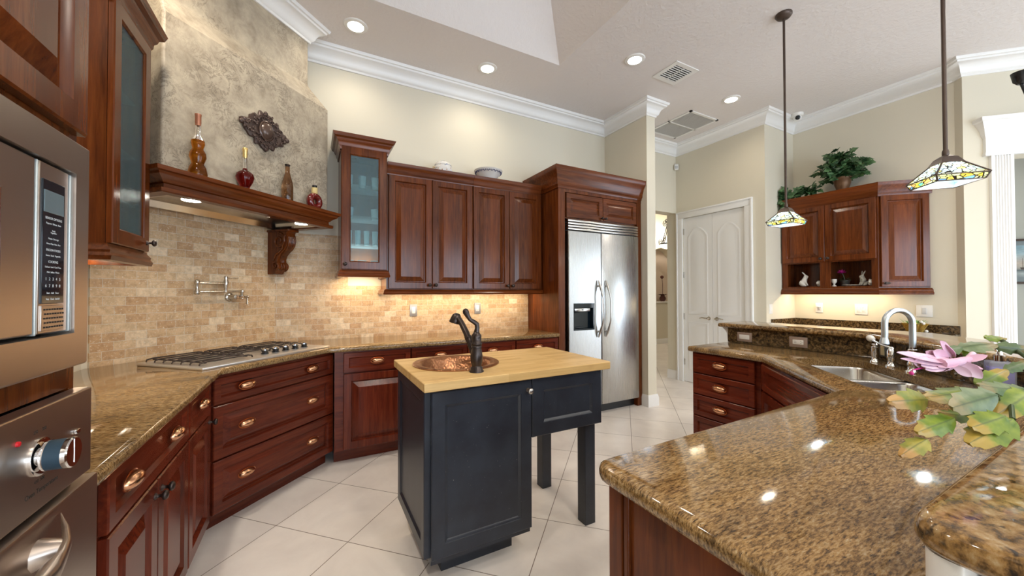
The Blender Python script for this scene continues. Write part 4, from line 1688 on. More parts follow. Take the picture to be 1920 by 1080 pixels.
M_AMBER = glass('amber_spirit', (0.72, 0.24, 0.015), 0.0, 1.36)
M_RUBY = glass('ruby_spirit', (0.3, 0.012, 0.01), 0.0, 1.36)
M_BROWNG = glass('brown_bottle_glass', (0.42, 0.22, 0.1), 0.05, 1.45)
M_CORK = plain('cork', (0.45, 0.26, 0.13), 0.7)
M_GOLD = plain('gold_foil', (0.72, 0.52, 0.2), 0.35, 0.7)
M_COPC = plain('copper_capsule', (0.5, 0.2, 0.11), 0.4, 0.4)


def bottle(root, prof, liquid_top, mat_glass, mat_liq, cap, capmat, n=26):
    if mat_liq:
        lq = [q_ for q_ in prof if q_[1] <= liquid_top]
        g = G()
        g.lathe(lq, n=n)
        g.out('filled_body', mat_liq, root, ang=60)
        prof = [(lq[-1][0], lq[-1][1] + 0.0005)] + [q_ for q_ in prof if q_[1] > liquid_top]
    g = G()
    g.lathe(prof, n=n, c1=False, c0=not mat_liq)
    g.out('bottle_glass', mat_glass, root, ang=60)
    g = G()
    g.lathe(cap, n=18)
    g.out('stopper', capmat, root, ang=40)


b1 = bottle_at('gourd_bottle', 'tall gourd-shaped bottle of amber liquor at the left of the hood mantel', 1.53)
bottle(b1, [(0.0, 0), (0.036, 0), (0.044, 0.008), (0.046, 0.03), (0.04, 0.065), (0.029, 0.086), (0.031, 0.098), (0.04, 0.125), (0.038, 0.15), (0.026, 0.172), (0.026, 0.18), (0.033, 0.202), (0.031, 0.222), (0.02, 0.244), (0.0125, 0.256), (0.0115, 0.32), (0.0125, 0.322)],
       0.236, M_CLEAR, M_AMBER, [(0.0, 0.31), (0.0135, 0.31), (0.0135, 0.322), (0.015, 0.324), (0.0145, 0.365), (0.016, 0.367), (0.016, 0.376), (0, 0.377)], M_COPC)
b2 = bottle_at('decanter_bottle', 'wide-shouldered bottle of ruby liquor with a gold stopper on the hood mantel', 1.81)
bottle(b2, [(0.0, 0), (0.026, 0), (0.028, 0.01), (0.024, 0.018), (0.026, 0.028), (0.044, 0.065), (0.052, 0.092), (0.047, 0.115), (0.03, 0.13), (0.016, 0.138), (0.0125, 0.15), (0.011, 0.225), (0.0125, 0.228)],
       0.15, M_CLEAR, M_RUBY, [(0, 0.215), (0.0095, 0.215), (0.0135, 0.229), (0.0135, 0.26), (0.0145, 0.262), (0.016, 0.275), (0.013, 0.285), (0, 0.29)], M_GOLD)
b3 = bottle_at('slim_bottle', 'slim brown glass bottle without a stopper on the hood mantel', 2.128)
bottle(b3, [(0.0, 0), (0.036, 0), (0.038, 0.006), (0.038, 0.12), (0.034, 0.15), (0.022, 0.195), (0.0155, 0.225), (0.0145, 0.272), (0.018, 0.274), (0.018, 0.281)], 0.1, M_BROWNG, None, [(0.0135, 0.268), (0.0175, 0.276), (0.0165, 0.282), (0.0135, 0.282)], M_BRONZE)
b4 = bottle_at('ring_bottle', 'ring-shaped red bottle with a cork and black cap at the right end of the mantel', 2.378)
g = G()
n, mseg = 30, 14
vr = []
for i in range(n):
    a = 2 * math.pi * i / n
    ring_ = []
    for j in range(mseg):
        b_ = 2 * math.pi * j / mseg
        rr_ = 0.044 + 0.0255 * math.cos(b_)
        ring_.append(g.v((rr_ * math.cos(a), 0.027 * math.sin(b_), 0.068 + rr_ * math.sin(a))))
    vr.append(ring_)
for i in range(n):
    for j in range(mseg):
        g.f((vr[i][j], vr[(i + 1) % n][j], vr[(i + 1) % n][(j + 1) % mseg], vr[i][(j + 1) % mseg]))
g.out('bottle_glass', plain('dark_ruby_glass', (0.12, 0.008, 0.006), 0.06, 0.0, Specular_IOR_Level=0.7), b4, ang=80)
g = G()
g.lathe([(0.02, 0.13), (0.0225, 0.14), (0.021, 0.178), (0, 0.178)], n=18)
g.out('neck_seal', plain('straw_seal', (0.62, 0.48, 0.2), 0.6), b4, ang=40)
g = G()
g.lathe([(0.0175, 0.178), (0.0175, 0.197), (0, 0.198)], n=18)
g.out('stopper', M_BLACK, b4, ang=40)

# ornate plaque on the chimney
pq = T('wall_plaque', 'ornate dark carved plaque with a domed oval centre on the plaster chimney', 'wall decoration', DP(1.985, 3.395, 2.462), 45)
g = G()
out_ = []
Np = 96
for k in range(Np):
    a = 2 * math.pi * k / Np
    ca, sa = abs(math.cos(a)), abs(math.sin(a))
    base = 0.97 / ((ca / 0.182) ** 1.25 + (sa / 0.138) ** 1.25) ** 0.8
    rr_ = base * (1 + 0.07 * math.sin(11 * a) + 0.05 * math.sin(17 * a + 1))
    out_.append((rr_ * math.cos(a), rr_ * math.sin(a)))
g.loft([[(x, 0.0, z) for x, z in out_], [(x * 0.98, -0.012, z * 0.98) for x, z in out_], [(x * 0.8, -0.02, z * 0.8) for x, z in out_], [(x * 0.62, -0.014, z * 0.62) for x, z in out_]])
for k in range(64):
    a = 2 * math.pi * k / 64 + rnd.uniform(-0.04, 0.04)
    ca, sa = abs(math.cos(a)), abs(math.sin(a))
    bs = 1.0 / ((ca / 0.178) ** 1.25 + (sa / 0.134) ** 1.25) ** 0.8
    q = rnd.uniform(0.55, 0.95)
    x, z = bs * q * math.cos(a), bs * q * math.sin(a)
    r_ = rnd.uniform(0.007, 0.014)
    sp = []
    dr = rnd.choice((-1, 1))
    a0 = rnd.uniform(0, 6.28)
    for i in range(9):
        t = i / 8
        sp.append((x + r_ * (1 - 0.75 * t) * math.cos(a0 + dr * 4.6 * t), -0.02 - 0.004 * math.sin(3 * t), z + r_ * (1 - 0.75 * t) * math.sin(a0 + dr * 4.6 * t)))
    g.tube(sp, [0.0048 - 0.002 * i / 8 for i in range(9)], 6)
for sx_, sz_, r_ in ((0.172, 0, 0.017), (-0.172, 0, 0.017), (0, 0.125, 0.014), (0, -0.125, 0.014), (0.15, 0.022, 0.013), (-0.15, 0.022, 0.013), (-0.15, -0.022, 0.013), (0.15, -0.022, 0.013)):
    g.ball((sx_, -0.012, sz_), r_, 10, 1, 0.8, 1)
g.out('carved_frame', plain('aged_brown_resin', (0.075, 0.045, 0.035), 0.42, 0.2), pq, ang=50)
g = G()
g.lathe([(0.068, 0.0), (0.07, 0.008), (0.062, 0.013), (0.058, 0.010)], (0, -0.016, 0), (0, -1, 0), 32, sx=0.82, sy=1.0)
g.lathe([(0.058, 0.008), (0.05, 0.02), (0.035, 0.029), (0.018, 0.033), (0, 0.034)], (0, -0.016, 0), (0, -1, 0), 32, sx=0.82, sy=1.0, c0=False)
g.out('domed_centre', plain('polished_brown_dome', (0.09, 0.055, 0.04), 0.25, 0.2), pq, ang=60)

# pot filler on the splash
pf = T('pot_filler', 'chrome folding pot filler on the stone splash above the cooktop', 'faucet', DP(2.09, 4.053, 0), 45)
g = G()
g.lathe([(0.034, 0), (0.034, 0.004), (0.028, 0.01), (0.02, 0.014), (0.017, 0.05), (0.018, 0.075), (0, 0.078)], (0, 0, 1.303), (0, -1, 0), 24)
g.lathe([(0.012, -0.012), (0.011, 0.03), (0.017, 0.038), (0.014, 0.052), (0.006, 0.056), (0, 0.06)], (0.055, -0.06, 1.303), (0, 0, 1), 16)
g.tube([(0, -0.06, 1.303), (0.055, -0.06, 1.303), (0.085, -0.06, 1.301), (0.1, -0.06, 1.304)], [0.015, 0.013, 0.009, 0.011], 12)
g.tube([(0.092, -0.06, 1.302), (0.093, -0.063, 1.28), (0.092, -0.066, 1.245)], [0.006, 0.006, 0.0095], 10)
g.out('valve', M_NICKEL, pf, ang=50)
g = G()
g.tube([(0.055, -0.06, 1.347), (-0.255, -0.06, 1.34)], 0.008, 12)
g.lathe([(0.012, -0.016), (0.016, -0.01), (0.016, 0.008), (0.011, 0.018), (0.0105, 0.05), (0.016, 0.062), (0.016, 0.078), (0.01, 0.086), (0, 0.09)], (-0.262, -0.06, 1.338), (0, 0, 1), 16)
g.out('lower_arm', M_NICKEL, pf, ang=50)
g = G()
g.tube([(-0.255, -0.06, 1.402), (-0.07, -0.06, 1.402)], 0.0085, 12)
g.lathe([(0.01, -0.055), (0.0105, -0.03), (0.017, -0.005), (0.018, 0.015), (0.013, 0.035), (0.012, 0.042), (0.014, 0.052), (0.012, 0.06), (0, 0.064)], (-0.068, -0.06, 1.395), (0, 0, 1), 16)
g.tube([(-0.068, -0.06, 1.445), (-0.02, -0.062, 1.446), (0.02, -0.063, 1.447)], [0.005, 0.0045, 0.006], 8)
g.out('upper_arm', M_NICKEL, pf, ang=50)

# ------------------------------------------------------------------ right hand counters
g = G()
RC = [(2.572, 1.915), (2.572, 1.365), (1.972, 0.745), (0.612, 0.722), (0.60, 0.138), (2.278, 0.138), (3.108, 0.968), (3.108, 1.915)]
RC = rounded(RC, [0.03, 0.02, 0.015, 0.05, 0, 0, 0, 0], 5)


def srect(x0, x1, y0_, y1, r, n=6):
    return rounded([(x0, y0_), (x1, y0_), (x1, y1), (x0, y1)], r, n)


SO = DP(2.775, -1.44)
ca_, sa_ = math.cos(math.radians(-135)), math.sin(math.radians(-135))


def sw(x, y):
    return (SO[0] + ca_ * x - sa_ * y, SO[1] + sa_ * x + ca_ * y)


hole = [sw(x, y) for x, y in srect(0, 0.80, 0, 0.362, 0.07)]
g.slab(RC, COUNTER, [hole])
tag(g.out('granite_countertop', M_GRAN, ang=50), 'gold brown speckled granite counter wrapping from peninsula to the sink', 'countertop')
g = G()
g.prism([(3.108, 1.915), (3.108, 0.968), (2.278, 0.138), (0.71, 0.138), (0.71, 0.119), (2.286, 0.119), (3.128, 0.961), (3.128, 1.915)], 0.9155, 1.034)
tag(g.out('granite_splash', M_GRAND, ang=20), 'darkened granite upstand between the sink counter and the raised bar top', 'splashback')
g = G()
BT = [(3.078, 1.995), (3.078, 0.982), (2.268, 0.172), (0.603, 0.172), (0.603, -0.25), (2.43, -0.25), (3.50, 0.82), (3.50, 1.995)]
BT = rounded(BT, [0.03, 0.0, 0.0, 0.06, 0.05, 0, 0, 0.03], 7)
g.slab(BT, [(0.014, 1.036), (0.005, 1.0385), (0.0, 1.046), (0.0005, 1.055), (0.004, 1.064), (0.009, 1.0685), (0.016, 1.07)])
tag(g.out('bar_top', M_GRANB, ang=60), 'raised granite bar top with a rounded end at the lower right', 'bar top')
g = G()
g.sweep([(3.13, 1.927), (3.25, 1.927)][::-1], [(0, 0.92), (0.006, 0.93), (0.01, 0.985), (0.03, 1.015), (0.045, 1.022), (0.045, 1.034), (0, 1.034)])
ST(g.out('trim_2', M_TRIM))

g = G()
g.prism(rounded([(0.617, 0.125), (0.70, 0.125), (0.70, 0.160), (0.617, 0.160)], [0.004, 0, 0, 0.03], 6), 0.9155, 1.0345)
ST(g.out('trim_3', M_TRIM))

ss = T('kitchen_sink', 'stainless double-bowl sink under the granite by the raised bar', 'sink', (SO[0], SO[1], 0), -135)
g = G()


def bowl(x0, x1, y0_, y1):
    g.loft([[(x, y, z) for x, y in srect(x0 + i, x1 - i, y0_ + i, y1 - i, max(0.02, 0.065 - i))] for i, z in ((-0.006, 0.8755), (0.0, 0.874), (0.006, 0.86), (0.012, 0.72), (0.03, 0.695), (0.07, 0.688))], True, False, True)


bowl(0.004, 0.39, 0.004, 0.358)
bowl(0.41, 0.796, 0.004, 0.358)
g.box(0.38, 0.42, 0.01, 0.352, 0.866, 0.873, 0.003)
g.out('sink_bowls', M_STEEL, ss, ang=50)
for x in (0.2, 0.6):
    g = G()
    g.lathe([(0.045, 0.0), (0.043, 0.004), (0.02, 0.001), (0.0, 0.001)], (x, 0.19, 0.6885), n=20)
    g.out('drain', M_CHROME, ss, ang=40)


# the sink fittings stand on the granite behind the bowls
kf = T('kitchen_faucet', 'tall steel gooseneck faucet with a pull-out head behind the double sink', 'faucet', (2.735, 0.715, 0.915), 0)
g = G()
g.lathe([(0.03, 0), (0.03, 0.006), (0.022, 0.012), (0.02, 0.03), (0.023, 0.045), (0.018, 0.06), (0.0155, 0.1), (0.019, 0.11), (0.019, 0.118), (0.014, 0.122), (0.014, 0.13)], n=22)
g.out('faucet_base', M_CHROME, kf, ang=50)
g = G()
ex, ey = -0.86, 0.51
R_ = 0.069
pts = [(0, 0, 0.125), (0, 0, 0.2)]
for k in range(15):
    a = math.pi * k / 14
    q = R_ - R_ * math.cos(a)
    pts.append((ex * q, ey * q, 0.252 + R_ * math.sin(a)))
pts += [(ex * 2 * R_, ey * 2 * R_, 0.2), (ex * 2.03 * R_, ey * 2.03 * R_, 0.165)]
g.tube(pts, 0.0135, 14)
g.tube([(ex * 2.03 * R_, ey * 2.03 * R_, 0.18), (ex * 2.05 * R_, ey * 2.05 * R_, 0.155), (ex * 2.06 * R_, ey * 2.06 * R_, 0.148)], [0.014, 0.02, 0.021], 14)
g.out('gooseneck_spout', steel_mat('satin_steel', (0.52, 0.57, 0.61), 0.36, 'z'), kf, ang=60)
vl = T('faucet_handle', 'chrome faucet valve with a long lever ending in a white porcelain tip', 'tap handle', (2.848, 0.828, 0.915), 0)
g = G()
g.lathe([(0.028, 0), (0.028, 0.006), (0.02, 0.012), (0.016, 0.03), (0.021, 0.045), (0.021, 0.085), (0.014, 0.098), (0.01, 0.108), (0, 0.112)], n=20)
g.out('valve_body', M_CHROME, vl, ang=50)
g = G()
g.tube([(0.0, 0, 0.104), (0.05, 0.055, 0.112), (0.1, 0.11, 0.128)], [0.008, 0.005, 0.007], 10)
g.out('lever', M_CHROME, vl, ang=60)
g = G()
g.lathe([(0.01, 0.0), (0.017, 0.008), (0.02, 0.022), (0.016, 0.036), (0, 0.042)], (0.1, 0.11, 0.129), (0.55, 0.6, 0.35), 16)
g.out('porcelain_tip', M_CERAM, vl, ang=70)
sd = T('side_sprayer', 'chrome side sprayer holder on the granite, left of the faucet lever', 'sprayer', (2.952, 0.93, 0.915), 0)
g = G()
g.lathe([(0.026, 0), (0.026, 0.006), (0.017, 0.014), (0.015, 0.03), (0.018, 0.04), (0.018, 0.09), (0.013, 0.094)], n=20)
g.out('holder', M_CHROME, sd, ang=50)
g = G()
g.lathe([(0.012, 0.093), (0.012, 0.1), (0.016, 0.104), (0.012, 0.11), (0, 0.111)], n=16)
g.out('spray_head', M_CHROME, sd, ang=50)

so_ = T('soap_bottle', 'square violet soap bottle with a chrome pump by the raised splash', 'bottle', (2.395, 0.385, 0.915), 25)
g = G()
g.box(-0.034, 0.034, -0.034, 0.034, 0.0, 0.142, 0.008, 3)
g.out('bottle_glass', thin_glass('clear_violet_plastic', (0.7, 0.7, 0.95), 0.25), so_, ang=30)
g = G()
g.box(-0.030, 0.030, -0.030, 0.030, 0.004, 0.118, 0.006, 3)
g.out('liquid', plain('violet_soap', (0.16, 0.13, 0.5), 0.15), so_, ang=30)
g = G()
g.lathe([(0.016, 0.142), (0.016, 0.165), (0.009, 0.168), (0.006, 0.185), (0.012, 0.187), (0.012, 0.196), (0, 0.197)], n=16)
g.tube([(0, 0, 0.191), (-0.02, 0.01, 0.193), (-0.045, 0.022, 0.186)], [0.007, 0.005, 0.004], 8)
g.out('pump', M_CHROME, so_, ang=40)


# ------------------------------------------------------------------ plates and outlets
def plate(name, label, cat, loc, rz, w, h, mplate, minsert, kind, group=None):
    r_ = T(name, label, cat, loc, rz, group)
    g = G()
    g.box(-w / 2, w / 2, -0.007, 0, -h / 2, h / 2, 0.002)
    g.out('cover_plate', mplate, r_, ang=30)
    g = G()
    if kind == 'rocker':
        g.box(-0.017, 0.017, -0.011, -0.006, -0.033, 0.033, 0.002)
    elif kind == 'wide':
        g.box(-0.04, 0.04, -0.0095, -0.006, -0.018, 0.018, 0.002)
    elif kind == 'wide_outlet':
        g.box(-0.034, 0.034, -0.0095, -0.006, -0.0165, 0.0165, 0.003)
        g.mi = 1
        for x in (-0.018, 0.018):
            for dz in (-0.006, 0.006):
                g.box(x - 0.004, x + 0.004, -0.0099, -0.0094, dz - 0.001, dz + 0.001)
            g.box(x + 0.007, x + 0.0095, -0.0099, -0.0094, -0.0015, 0.0015)
    elif kind == 'outlet':
        g.box(-0.017, 0.017, -0.0095, -0.006, -0.033, 0.033, 0.003)
        g.mi = 1
        for z in (-0.018, 0.018):
            for dx_ in (-0.006, 0.006):
                g.box(dx_ - 0.001, dx_ + 0.001, -0.0099, -0.0094, z - 0.005, z + 0.004)
            g.box(-0.0015, 0.0015, -0.0099, -0.0094, z - 0.0105, z - 0.0075)
    elif kind == 'double':
        for x in (-0.022, 0.022):
            g.mi = 0
            g.box(x - 0.016, x + 0.016, -0.0095, -0.006, -0.033, 0.033, 0.003)
            g.mi = 1
            for z in (-0.018, 0.018):
                g.box(x - 0.006, x - 0.004, -0.0099, -0.0094, z - 0.005, z + 0.004)
                g.box(x + 0.004, x + 0.006, -0.0099, -0.0094, z - 0.005, z + 0.004)
    g.out('insert', [minsert, M_DARK], r_, ang=30)
    return r_


M_PLATE = plain('brushed_plate', (0.45, 0.42, 0.38), 0.35, 0.7)
M_TAUPE = plain('taupe_plate', (0.33, 0.25, 0.21), 0.4, 0.2)
M_GREYPL = plain('dark_grey_plate', (0.09, 0.1, 0.1), 0.35, 0.3)
plate('light_switch', 'steel switch plate on the stone splash, left of the two behind the island', 'switch', (0.906, YB - 0.012, 1.158), 0, 0.072, 0.118, M_PLATE, M_WHITE, 'rocker')
plate('wall_outlet', 'steel outlet plate on the stone splash, the one nearer the refrigerator', 'outlet', (1.604, YB - 0.012, 1.164), 0, 0.072, 0.118, M_PLATE, M_WHITE, 'outlet')
plate('splash_switch', 'taupe plate with a blank white insert on the darkened granite splash near the bar end', 'switch', (3.108, 1.775, 0.968), -90, 0.115, 0.073, M_TAUPE, M_WHITE, 'wide')
plate('splash_outlet', 'taupe outlet plate on the darkened granite splash, middle of the straight part', 'outlet', (3.108, 1.395, 0.97), -90, 0.115, 0.075, M_TAUPE, M_WHITE, 'wide_outlet')
_d = (3.108 - 0.045, 0.968 - 0.045)
plate('sink_outlet', 'dark grey plate with an ivory insert on the angled splash behind the sink', 'switch', (_d[0], _d[1], 0.98), -135, 0.085, 0.085, M_GREYPL, plain('ivory', (0.68, 0.62, 0.42), 0.4), 'rocker')
w1 = plate('hutch_outlet', 'white outlet with a plug-in night light under the hutch cabinet', 'outlet', (HX, 2.287, 1.137), -90, 0.075, 0.12, M_WHITE, M_WHITE, 'outlet')
g = G()
g.box(-0.024, 0.022, -0.04, -0.0095, 0.005, 0.05, 0.008, 3)
g.out('night_light', M_WHITE, w1, ang=40)
plate('hutch_outlet', 'white double outlet under the middle of the hutch cabinet', 'outlet', (HX, 1.882, 1.132), -90, 0.115, 0.12, M_WHITE, M_WHITE, 'double')
plate('hutch_switch', 'white switch plate right of the hutch cabinet, above the gold basket', 'switch', (HX, 1.378, 1.134), -90, 0.12, 0.12, M_WHITE, plain('grey_rocker', (0.6, 0.6, 0.6), 0.4), 'rocker')
plate('entry_switch', 'narrow white switch plate on the return wall left of the hutch', 'switch', (5.03, 2.555, 1.124), 0, 0.072, 0.12, M_WHITE, M_WHITE, 'rocker')

# ------------------------------------------------------------------ ceiling fixtures
GL = 'recessed ceiling lights'
cans = [(0.317, 3.336, 'round recessed ceiling light nearest the plaster chimney'), (1.533, 3.352, 'round recessed ceiling light over the back wall cabinets'),
        (2.723, 2.561, 'round recessed ceiling light beside the square supply vent'), (4.27, 2.565, 'round recessed ceiling light in front of the pantry doors')]
for k, (x, y, lab) in enumerate(cans):
    r_ = T('recessed_light', lab, 'ceiling light', (x, y, CEIL), 0, GL)
    g = G()
    g.lathe([(0.062, 0.001), (0.064, -0.012), (0.09, -0.008), (0.096, -0.0005)], n=32, c0=False, c1=False)
    g.out('trim_ring', M_WHITE, r_, ang=40)
    g = G()
    g.lathe([(0.063, -0.010), (0.05, -0.004), (0.0, -0.003)], n=28, c0=False)
    g.out('lens', M_BULB, r_, ang=40)
    lamp('recessed_lamp', (0, 0, -0.03), 8.5, (1.0, 0.88, 0.7), 0.06, 'SPOT', 156, r_, 0.8)
# unseen lamps added as fill from above, over the kitchen, family end and hall
for x, y, e in ((1.2, -1.6, 50), (3.6, -1.4, 50), (5.6, -1.6, 45), (6.6, 5.2, 36), (7.6, 1.0, 16), (-0.62, 2.2, 38), (-0.62, 0.9, 26), (1.0, -0.1, 34), (4.4, 0.6, 22)):
    lamp('fill_spot', (x, y, CEIL - 0.06), e, (1.0, 0.9, 0.76), 0.08, 'SPOT', 160, None, 0.8)

vt = T('supply_vent', 'small louvred air supply vent in the ceiling', 'vent', (3.262, 2.53, CEIL), 0)
g = G()
w_, h_ = 0.165, 0.15
g.loft([[(-w_, -h_, 0), (w_, -h_, 0), (w_, h_, 0), (-w_, h_, 0)], [(-w_, -h_, -0.008), (w_, -h_, -0.008), (w_, h_, -0.008), (-w_, h_, -0.008)],
        [(-w_ + 0.045, -h_ + 0.045, -0.008), (w_ - 0.045, -h_ + 0.045, -0.008), (w_ - 0.045, h_ - 0.045, -0.008), (-w_ + 0.045, h_ - 0.045, -0.008)],
        [(-w_ + 0.045, -h_ + 0.045, -0.001), (w_ - 0.045, -h_ + 0.045, -0.001), (w_ - 0.045, h_ - 0.045, -0.001), (-w_ + 0.045, h_ - 0.045, -0.001)]], True, False, False)
g.mi = 1
g.box(-w_ + 0.045, w_ - 0.045, -h_ + 0.045, h_ - 0.045, -0.003, -0.001)
g.mi = 0
for k in range(8):
    y = -h_ + 0.058 + k * 0.0265
    g.box(-w_ + 0.045, w_ - 0.045, y, y + 0.008, -0.009, -0.004)
g.box(-0.004, 0.004, -h_ + 0.045, h_ - 0.045, -0.009, -0.003)
g.out('louvre_frame', [M_WHITE, M_DARK], vt, ang=20)
rv = T('return_vent', 'large flat return air grille in the ceiling above the hall opening', 'vent', (4.36, 3.28, CEIL), 0)
g = G()
w_, h_ = 0.27, 0.33
for a in ((-w_, -w_ + 0.03, -h_, h_), (w_ - 0.03, w_, -h_, h_), (-w_, w_, -h_, -h_ + 0.03), (-w_, w_, h_ - 0.03, h_), (-w_, w_, -0.01, 0.01)):
    g.box(a[0], a[1], a[2], a[3], -0.012, -0.0005)
g.out('vent_frame', M_WHITE, rv, ang=20)
g = G()
for k in range(46):
    y = -h_ + 0.032 + k * 0.0133
    if abs(y) > 0.012:
        g.box(-w_ + 0.03, w_ - 0.03, y, y + 0.009, -0.008, -0.003)
g.mi = 1
g.box(-w_ + 0.03, w_ - 0.03, -h_ + 0.03, h_ - 0.03, -0.003, -0.001)
g.out('louvres', [plain('grille_grey', (0.48, 0.47, 0.45), 0.5), M_DARK], rv, ang=20)

sc_ = T('security_camera', 'white dome security camera under the ceiling above the hutch', 'camera', (5.36, 2.385, CEIL), 0)
g = G()
g.lathe([(0.062, 0.0), (0.062, -0.02), (0.056, -0.03), (0.05, -0.036), (0, -0.036)], n=24)
g.out('camera_base', M_WHITE, sc_, ang=40)
g = G()
g.ball((0, 0, -0.05), 0.043, 18)
eye = g.out('camera_ball', M_WHITE, sc_, ang=60)
g = G()
g.lathe([(0.026, 0.028), (0.026, 0.041), (0.02, 0.044), (0, 0.043)], (0, 0, -0.05), (-0.86, -0.4, -0.3), 18)
g.out('lens', M_BLACKGL, eye, ang=50)
ms_ = T('motion_sensor', 'small white motion sensor in the corner above the pantry doors', 'sensor', (PX - 0.03, 3.80, 3.245), -45)
g = G()
g.box(-0.03, 0.03, -0.03, 0.012, -0.045, 0.045, 0.01, 3)
g.out('sensor_case', M_WHITE, ms_, ang=40)
g = G()
g.box(-0.02, 0.02, -0.034, -0.028, -0.03, 0.012, 0.004, 2)
g.out('sensor_lens', plain('grey_lens', (0.5, 0.5, 0.5), 0.3), ms_, ang=40)


# ------------------------------------------------------------------ pendants
def bulb_glow_mat():
    m_, nt, b = mk('blue_bulb_glow')
    tl = nd(nt, 'ShaderNodeBsdfTranslucent')
    tl.inputs[0].default_value = (0.9, 0.95, 0.95, 1)
    b.inputs['Base Color'].default_value = (0.45, 0.68, 0.78, 1)
    b.inputs['Roughness'].default_value = 0.2
    ms = nd(nt, 'ShaderNodeMixShader')
    ms.inputs[0].default_value = 0.4
    nt.links.new(tl.outputs[0], ms.inputs[1])
    nt.links.new(b.outputs[0], ms.inputs[2])
    nt.links.new(ms.outputs[0], nt.nodes['Material Output'].inputs['Surface'])
    return m_


M_BULBGLOW = bulb_glow_mat()


def pendant(label, x, y, rz):
    r_ = T('pendant_lamp', label, 'pendant lamp', (x, y, 0), rz, 'stained glass pendants over the bar')
    g = G()
    g.lathe([(0.058, CEIL), (0.058, CEIL - 0.012), (0.045, CEIL - 0.03), (0.012, CEIL - 0.04)], n=24)
    g.out('canopy', M_ROD, r_, ang=40)
    g = G()
    g.tube([(0, 0, CEIL - 0.03), (0, 0, 2.02)], 0.0085, 12)
    g.lathe([(0.011, 2.04), (0.013, 2.03), (0.013, 2.015), (0.01, 2.005)], n=14)
    g.out('rod', M_ROD, r_, ang=40)
    # shade: local origin 1.85 m up so that the glass pattern sits at its own height
    Z = 1.85

    def sq(a, z):
        return [(-a, -a, z - Z), (a, -a, z - Z), (a, a, z - Z), (-a, a, z - Z)]
    g = G()
    g.loft([sq(0.036, 1.972), sq(0.1, 1.896), sq(0.088, 1.868)], True, False, False)
    sh = g.out('shade', M_LEAD, r_, loc=(0, 0, Z), ang=0)
    g = G()
    g.loft([sq(0.034, 1.968), sq(0.0955, 1.8945), sq(0.085, 1.869)], True, False, False)
    g.out('glow_liner', M_BULBGLOW, sh, ang=0)  # added layer, its pale blue stands in for bulb light inside the shade
    g = G()
    g.loft([sq(0.012, 2.012), sq(0.03, 1.998), sq(0.046, 1.966), sq(0.036, 1.971)], True, True, False)
    for a, b_ in ((-1, -1), (1, -1), (1, 1), (-1, 1)):
        g.tube([(a * 0.037, b_ * 0.037, 1.971 - Z), (a * 0.1, b_ * 0.1, 1.896 - Z), (a * 0.088, b_ * 0.088, 1.868 - Z)], 0.0042, 6)
    for q, z in ((0.1, 1.896), (0.088, 1.868)):
        for a, b_ in (((-q, -q), (q, -q)), ((q, -q), (q, q)), ((q, q), (-q, q)), ((-q, q), (-q, -q))):
            g.tube([(a[0], a[1], z - Z), (b_[0], b_[1], z - Z)], 0.003, 6)
    g.out('shade_cap', M_ROD, sh, ang=40)
    g = G()
    g.lathe([(0.012, 1.985), (0.014, 1.95), (0.028, 1.935), (0.034, 1.915), (0.028, 1.897), (0, 1.89)], n=18)
    g.out('bulb', M_COOLBULB, r_, ang=60)
    lamp('pendant_bulb_light', (0, 0, 1.876), 1.6, (0.93, 0.97, 1.0), 0.03, 'POINT', None, r_)
    lamp('pendant_side_light', (0, 0, 1.94), 0.5, (1.0, 0.97, 0.9), 0.035, 'POINT', None, r_)
    return r_


pendant('stained glass pendant lamp hanging in front of the ivy hutch, the farther one', 3.34, 1.575, 0)
pendant('stained glass pendant lamp in front of the white pilaster, the nearer one', 2.79, 0.603, 45)

